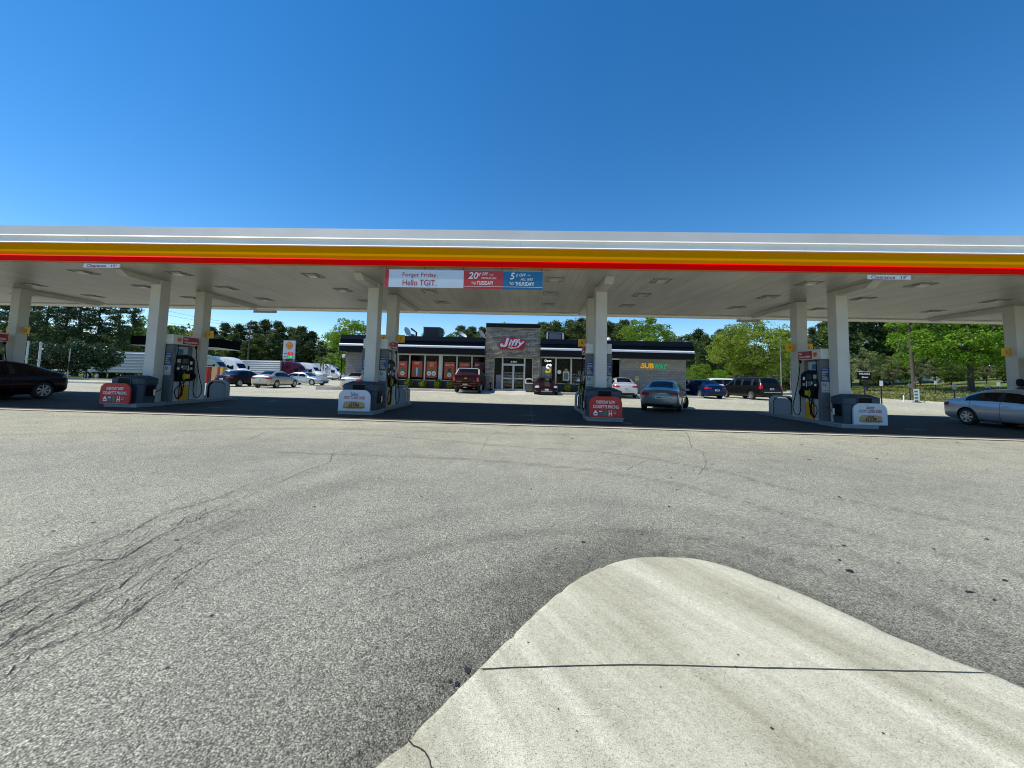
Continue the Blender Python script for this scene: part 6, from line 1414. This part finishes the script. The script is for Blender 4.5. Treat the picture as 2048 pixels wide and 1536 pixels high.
def pine(seed, H, m_, base=.35, CW=6.0, nb=58, leaf=.34, dens=1.0, name='pine_tree', round_top=False):
    rng = np.random.default_rng(seed); rr_ = random.Random(seed); t = thing(name, 'x', 'tree'); b = MB(); tr = H * .013 + .05
    lean = rr_.uniform(-.3, .3); b.tube([(0, 0, -.3), (0, 0, H * .3), (lean, 0, H * .6), (lean, 0, H * .98)], tr * 1.2, 8, tr * .2); P = []
    for i in range(nb):
        f = (i + rr_.random()) / nb; z = H * (base + (1 - base) * f); prof = math.sin(math.pi * min(1, .25 + .75 * f)) ** .6 if round_top else (1 - f) ** .75 * .9 + .12
        L = CW / 2 * prof * rr_.uniform(.55, 1.15); a = rr_.uniform(0, 2 * math.pi); dz = L * rr_.uniform(-.05, .35)
        x0 = lean * min(1, f + .3); e = Vector((x0 + L * math.cos(a), L * math.sin(a), z + dz)); limb_tube(b, (x0, 0, z), e, .055, .015, rr_, 3)
        for k in range(max(2, int(5 * dens))):
            q = Vector((x0, 0, z)).lerp(e, rr_.uniform(.35, 1.05)); c = int(15 * dens); d = rng.normal(size=(c, 3)) * np.array([.42, .42, .20]); P.append(np.array(q) + d)
    P = np.concatenate(P); link_mesh('crown', leaf_mesh('crown', P, leaf, m_, rng, 0, 1.9, .25), None, t); b.build('trunk', M_BARK, t); t['H'] = H; return t
def bare(seed, H):
    rr_ = random.Random(seed); t = thing('bare_tree', 'x', 'tree'); b = MB()
    def rec(p, d, L, r, k):
        e = p + d * L; b.tube([p, p.lerp(e, .5) + Vector((rr_.uniform(-.1, .1), 0, rr_.uniform(-.05, .1))), e], r, 5, r * .6, caps=False)
        if k == 0: return
        for i in range(3 if k > 2 else 4):
            n_ = (d + Vector((rr_.uniform(-.75, .75), rr_.uniform(-.75, .75), rr_.uniform(-.1, .5)))).normalized(); rec(p.lerp(e, rr_.uniform(.55, 1)), n_, L * rr_.uniform(.55, .8), r * .6, k - 1)
    rec(Vector((0, 0, -.2)), Vector((0, 0, 1)), H * .35, H * .012 + .04, 5); b.build('trunk', mat('bare_bark', (.28, .26, .22), .9, var=.2), t); t['H'] = H; return t
PROTO = {
 'maple': broad(11, 13.5, 15.0, 1.9, L_BRIGHT, 150, 190, .25, .085, .45, .25, .5, 'maple_tree', th=.04),
 'elm': broad(12, 10.2, 11.4, 2.0, L_LIME, 150, 170, .20, .095, .6, .1, .4, 'shade_tree', cone=.22, th=.03),
 'lime1': broad(13, 11, 8.5, .8, L_BRIGHT, 95, 130, .24, .12, .6, name='leafy_tree'),
 'lime2': broad(14, 13, 11, 2.0, L_BRIGHT, 100, 130, .30, .11, .6, name='leafy_tree'),
 'mid1': broad(15, 14, 8.5, .6, L_MID, 95, 110, .34, .13, .7, name='woodland_tree', cone=.3),
 'mid2': broad(16, 12, 9.0, .3, L_MID, 90, 110, .32, .13, .7, name='woodland_tree', cone=.15),
 'pale': broad(17, 12, 6.0, 1.5, L_PALE, 60, 90, .26, .13, .7, name='spring_tree', cone=.2),
 'bush': broad(18, 4.5, 6.5, .0, L_MID, 60, 110, .26, .15, .8, name='understorey_bush', th=.02),
 'mag': broad(19, 5.2, 6.8, 1.05, L_MAG, 110, 130, .20, .12, .85, name='evergreen_tree', cone=.15),
 'pine1': pine(21, 20, L_PINE, .26, 7.6, 62, .36), 'pine2': pine(22, 22, L_PINE, .20, 6.8, 66, .36), 'pine3': pine(23, 17, L_PINE, .12, 7.5, 80, .40, 1.1),
 'umb1': pine(24, 16, L_OLIVE, .30, 6.8, 62, .42, 1.2, round_top=True), 'umb2': pine(25, 15, L_OLIVE, .25, 6.2, 60, .40, 1.2, round_top=True),
 'bare': bare(31, 14),
}
CM = {}
for c in bpy.data.objects:
    if c.parent: CM.setdefault(c.parent, []).append(c)
used_t = set(); rt = random.Random(77)
def tree(kind, u, vtop, Y, label, group=None, wscale=1.0, x=None, hmul=1.0):
    pr = PROTO[kind]; p = AY(u, vtop, Y); x = p.x if x is None else x; z = gz(x, Y); H = (p.z - z) * hmul; s = H / pr['H']
    loc = (x, Y, z - .05); a = rt.uniform(0, 6.28); sc = (s * wscale, s * wscale, s)
    if kind not in used_t: used_t.add(kind); o = pr; o.location = loc; o.rotation_euler = (0, 0, a); o.scale = sc; o['label'] = label
    else: o = copy_tree(pr, loc, a, label, sc, CM)
    if group: o['group'] = group
    elif 'group' in o: del o['group']
    return o
# named trees
tree('maple', 1938, 545, 45, 'large bright green maple spreading above the silver sedan at right', x=AY(1938, 700, 45).x)
tree('elm', 1507, 634, 52, 'wide feathery light green shade tree behind the minivan')
tree('lime1', 712, 628, 60, 'bright green tree rising behind the left end of the shop', wscale=1.0)
tree('lime2', 1288, 632, 74, 'bright green tree rising behind the right half of the shop roof', wscale=.95)
tree('lime1', 1020, 634, 78, 'thin green tree top just above the stone tower', wscale=.6)
tree('mag', 108, 684, 44, 'left one of two round dark evergreen trees at left', 'round dark evergreen trees at left', wscale=1.15)
tree('mag', 180, 680, 46, 'right one of two round dark evergreen trees, with a bare short trunk', 'round dark evergreen trees at left', wscale=.95)
tree('bare', 1782, 612, 66, 'leafless pale tree showing sky between the right-hand pines', wscale=.8)
tree('pale', 1730, 690, 52, 'pale yellow-green young tree right of the fourth pump island', wscale=1.0)
tree('pale', 1610, 672, 75, 'pale green young tree seen between the two right-hand columns', wscale=1.2)
tree('lime1', 300, 630, 84, 'light green tree at the right edge of the tall left pines', wscale=.7)
tree('lime1', 1400, 722, 50, 'low green bushy tree at the right corner of the shop', wscale=1.1)
tree('bush', 668, 712, 97, 'low green bush beside the left bright tree')
PLACE = ['far left', 'left', 'middle', 'right', 'far right']
ORD = ['first', 'second', 'third', 'fourth', 'fifth', 'sixth', 'seventh', 'eighth', 'ninth', 'tenth', 'eleventh', 'twelfth', 'thirteenth', 'fourteenth', 'fifteenth', 'sixteenth', 'seventeenth', 'eighteenth', 'nineteenth', 'twentieth', 'twenty-first', 'twenty-second', 'twenty-third', 'twenty-fourth', 'twenty-fifth', 'twenty-sixth', 'twenty-seventh', 'twenty-eighth'] + ['%s-%s' % (a_, b_) for a_ in ('thirty', 'forty') for b_ in ('th', 'first', 'second', 'third', 'fourth', 'fifth', 'sixth', 'seventh', 'eighth', 'ninth')]
def row(kinds, lst, grp, adj, jitter=2.0):
    for k, (u, v, Y) in enumerate(sorted(lst)):
        kd = kinds[(k * 7 + int(u)) % len(kinds)]
        tree(kd, u, v, Y + rt.uniform(-jitter, jitter), '%s %s tree from the left among the %s' % (ORD[k], adj, grp), grp, wscale=rt.uniform(.85, 1.15))
row(('pine1', 'pine2', 'pine1'), [(-45, 520, 62), (-5, 560, 66), (30, 555, 60), (70, 565, 67), (103, 545, 62), (140, 560, 66), (172, 555, 61), (208, 575, 66), (243, 590, 63), (272, 603, 68)], 'tall dark pines at left', 'dark pine')
row(('bush', 'mid2'), [(-20, 690, 60), (25, 695, 58), (85, 690, 62), (150, 690, 62), (205, 688, 60), (250, 680, 66), (290, 665, 72), (340, 660, 90), (370, 668, 95), (390, 664, 100), (230, 655, 72), (120, 650, 74), (30, 650, 74), (320, 650, 98)], 'undergrowth trees at left', 'low leafy')
row(('umb1', 'umb2', 'mid1', 'umb1', 'umb2'), [(335, 652, 118), (362, 660, 120), (398, 668, 122), (425, 655, 118), (452, 648, 121), (478, 650, 117), (505, 644, 120), (532, 641, 122), (558, 645, 118), (580, 648, 121), (602, 654, 117), (624, 664, 120), (645, 676, 118), (668, 686, 120), (690, 690, 122), (440, 672, 108), (470, 668, 110), (520, 662, 108), (550, 668, 110), (590, 672, 107), (620, 684, 110), (410, 680, 110), (495, 682, 108), (570, 684, 112), (645, 694, 110)], 'wooded rise behind the trucks', 'rounded dark')
row(('mid1', 'mid2'), [(450, 682, 112), (476, 690, 110), (540, 690, 112), (610, 695, 111), (660, 702, 112), (510, 700, 109), (582, 702, 112), (420, 698, 109), (390, 700, 109)], 'lower trees behind the trucks', 'green woodland')
row(('umb2', 'mid2', 'umb1', 'mid1'), [(1092, 648, 108), (1112, 646, 106), (1133, 648, 108), (1154, 646, 106), (1176, 645, 108), (1196, 646, 105), (1216, 645, 108), (1240, 650, 106), (890, 668, 108), (935, 662, 108), (956, 664, 110), (912, 667, 107), (866, 672, 110), (800, 672, 122), (825, 670, 120), (852, 668, 118), (880, 661, 121), (903, 664, 118), (922, 653, 120), (944, 655, 117), (966, 656, 121), (1085, 647, 118), (1100, 641, 116), (1122, 640, 119), (1143, 642, 115), (1165, 638, 118), (1186, 640, 117), (1206, 637, 119), (1226, 639, 116), (1247, 642, 118), (1335, 662, 117), (1352, 670, 119), (1372, 663, 115), (1395, 660, 118), (1418, 662, 114), (1440, 660, 117), (1465, 655, 114), (1385, 676, 100), (1412, 672, 98), (1440, 670, 96), (1360, 682, 102)], 'trees behind the shop', 'domed dark')
row(('mid1', 'mid2', 'pine3'), [(1380, 700, 74), (1405, 690, 72), (1432, 694, 70), (1460, 690, 74), (1490, 690, 72), (1520, 692, 74), (1550, 690, 70), (1578, 684, 72), (1600, 664, 80), (1622, 656, 78), (1645, 648, 76), (1560, 660, 90), (1580, 655, 92), (1480, 660, 92)], 'trees beyond the lot at right', 'dense green')
row(('pine3', 'pine2', 'mid1', 'pine3'), [(1664, 610, 72), (1692, 585, 66), (1716, 575, 70), (1742, 592, 68), (1765, 640, 70), (1790, 645, 72), (1812, 600, 74), (1845, 590, 72), (1880, 600, 70), (1915, 590, 72), (1960, 590, 70), (2000, 590, 68), (2040, 585, 70), (2075, 580, 66)], 'tall trees at right', 'dark tall')
row(('bush', 'pale', 'mid2', 'pale', 'lime1'), [(1380, 735, 62), (1410, 730, 60), (1440, 735, 61), (1475, 730, 62), (1545, 735, 60), (1575, 728, 62), (1608, 722, 62), (1640, 715, 60), (1672, 712, 58), (1700, 705, 60), (1728, 720, 58), (1755, 700, 60), (1782, 708, 58), (1808, 700, 60), (1838, 708, 58), (1868, 712, 60), (1900, 715, 58), (1935, 712, 60), (1970, 715, 58), (2005, 712, 60), (2045, 708, 58)], 'undergrowth at the right wood edge', 'low leafy')
# far wood that reads as one mass
rng = np.random.default_rng(5); n = 26000
ang = rng.uniform(-1.05, 1.05, n); D = rng.uniform(150, 185, n); X = np.sin(ang) * D * 1.25; Yw = np.cos(ang) * D * .6 + 70 * (1) + rng.uniform(0, 12, n)
top = 8 + 2.5 * np.sin(X * .13) + 2 * np.sin(X * .31 + 1) + 1.2 * np.sin(X * .77); Zw = rng.uniform(0, 1, n) ** .7 * top
wd = link_mesh('distant_wood', leaf_mesh('distant_wood', np.stack([X, Yw, Zw + .4], 1), 1.3, L_MID, rng, 0, 1.3, .3)); setp(wd, 'dark far-off wood filling the horizon behind every other tree', 'wood', kind='stuff')
# clipped shrubs before the shop windows
def shrub(seed, w, h):
    rng = np.random.default_rng(seed); t = thing('shrub', 'x', 'shrub'); k = 1500
    d = rng.normal(size=(k, 3)); d /= np.linalg.norm(d, axis=1)[:, None]; d *= rng.uniform(.55, 1, (k, 1)); nz_ = 1 + .18 * np.sin(d[:, :1] * 6 + seed) * np.cos(d[:, 1:2] * 5)
    P = d * nz_ * np.array([w / 2, w / 2, h / 2]) + np.array([0, 0, h / 2 + .05]); link_mesh('foliage', leaf_mesh('foliage', P, .085, L_SHRUB, rng, 0, 1.2, .3), None, t)
    MB().tube([(0, 0, -.02), (0, 0, h * .6)], .03, 6).build('stem', M_BARK, t); t['H'] = h; return t
sh = [shrub(41, .66, .74), shrub(42, .7, .62)]
CM = {}
for c in bpy.data.objects:
    if c.parent: CM.setdefault(c.parent, []).append(c)
ub = set()
for k, (u, lb, s) in enumerate(((817, 'under the drink-can poster, leftmost one fully clear of the pump', 1.0), (846, 'under the poster with two price discs', .95), (875.5, 'below the pale pier between the poster windows', .95), (901, 'beside the pickup, partly cut off by it', 1.0), (1135, 'under the white framed notice', .9), (1163, 'close behind the third pump', 1.0), (790, 'mostly hidden behind the second pump', .9))):
    pr = sh[k % 2]; x = AY(u, 765, 31.5).x
    if k % 2 not in ub: ub.add(k % 2); o = pr; o.location = (x, 31.5, .345)
    else: o = copy_tree(pr, (x, 31.5, .345), k * 1.3, None, (s, s, s), CM)
    o['label'] = 'small yellow-green shrub ' + lb; o['group'] = 'shrubs along the shop front'
# rough grass tufts on the right verge
rng = np.random.default_rng(9); n = 16000; gy = rng.uniform(24, 60, n); gx = np.array([xright(v) for v in gy]) + .6 + rng.uniform(0, 1, n) ** 1.3 * 20
gy2 = rng.uniform(44.5, 61, 5000); gx2 = rng.uniform(-88, -44, 5000) + (gy2 - 44) * .2
gx = np.concatenate([gx, gx2]); gy = np.concatenate([gy, gy2]); gzv = np.array([gz(a, b_) for a, b_ in zip(gx, gy)]) + .10
go = link_mesh('grass_tufts', leaf_mesh('grass_tufts', np.stack([gx, gy, gzv], 1), .22, leaf_mat('tuft', (.10, .14, .03), (.20, .22, .06), (.34, .31, .13), .8, .3), rng, -.6, .5, -.1)); setp(go, 'short rough grass tufts on the verges', 'grass', kind='stuff')
for q in PROTO.values():
    if 'H' in q: pass
for o in list(bpy.data.objects):
    if 'H' in o: del o['H']
for k, q in PROTO.items():
    if k not in used_t:
        for c in list(q.children): bpy.data.objects.remove(c)
        bpy.data.objects.remove(q)
for me in list(bpy.data.meshes):
    if me.users == 0: bpy.data.meshes.remove(me)
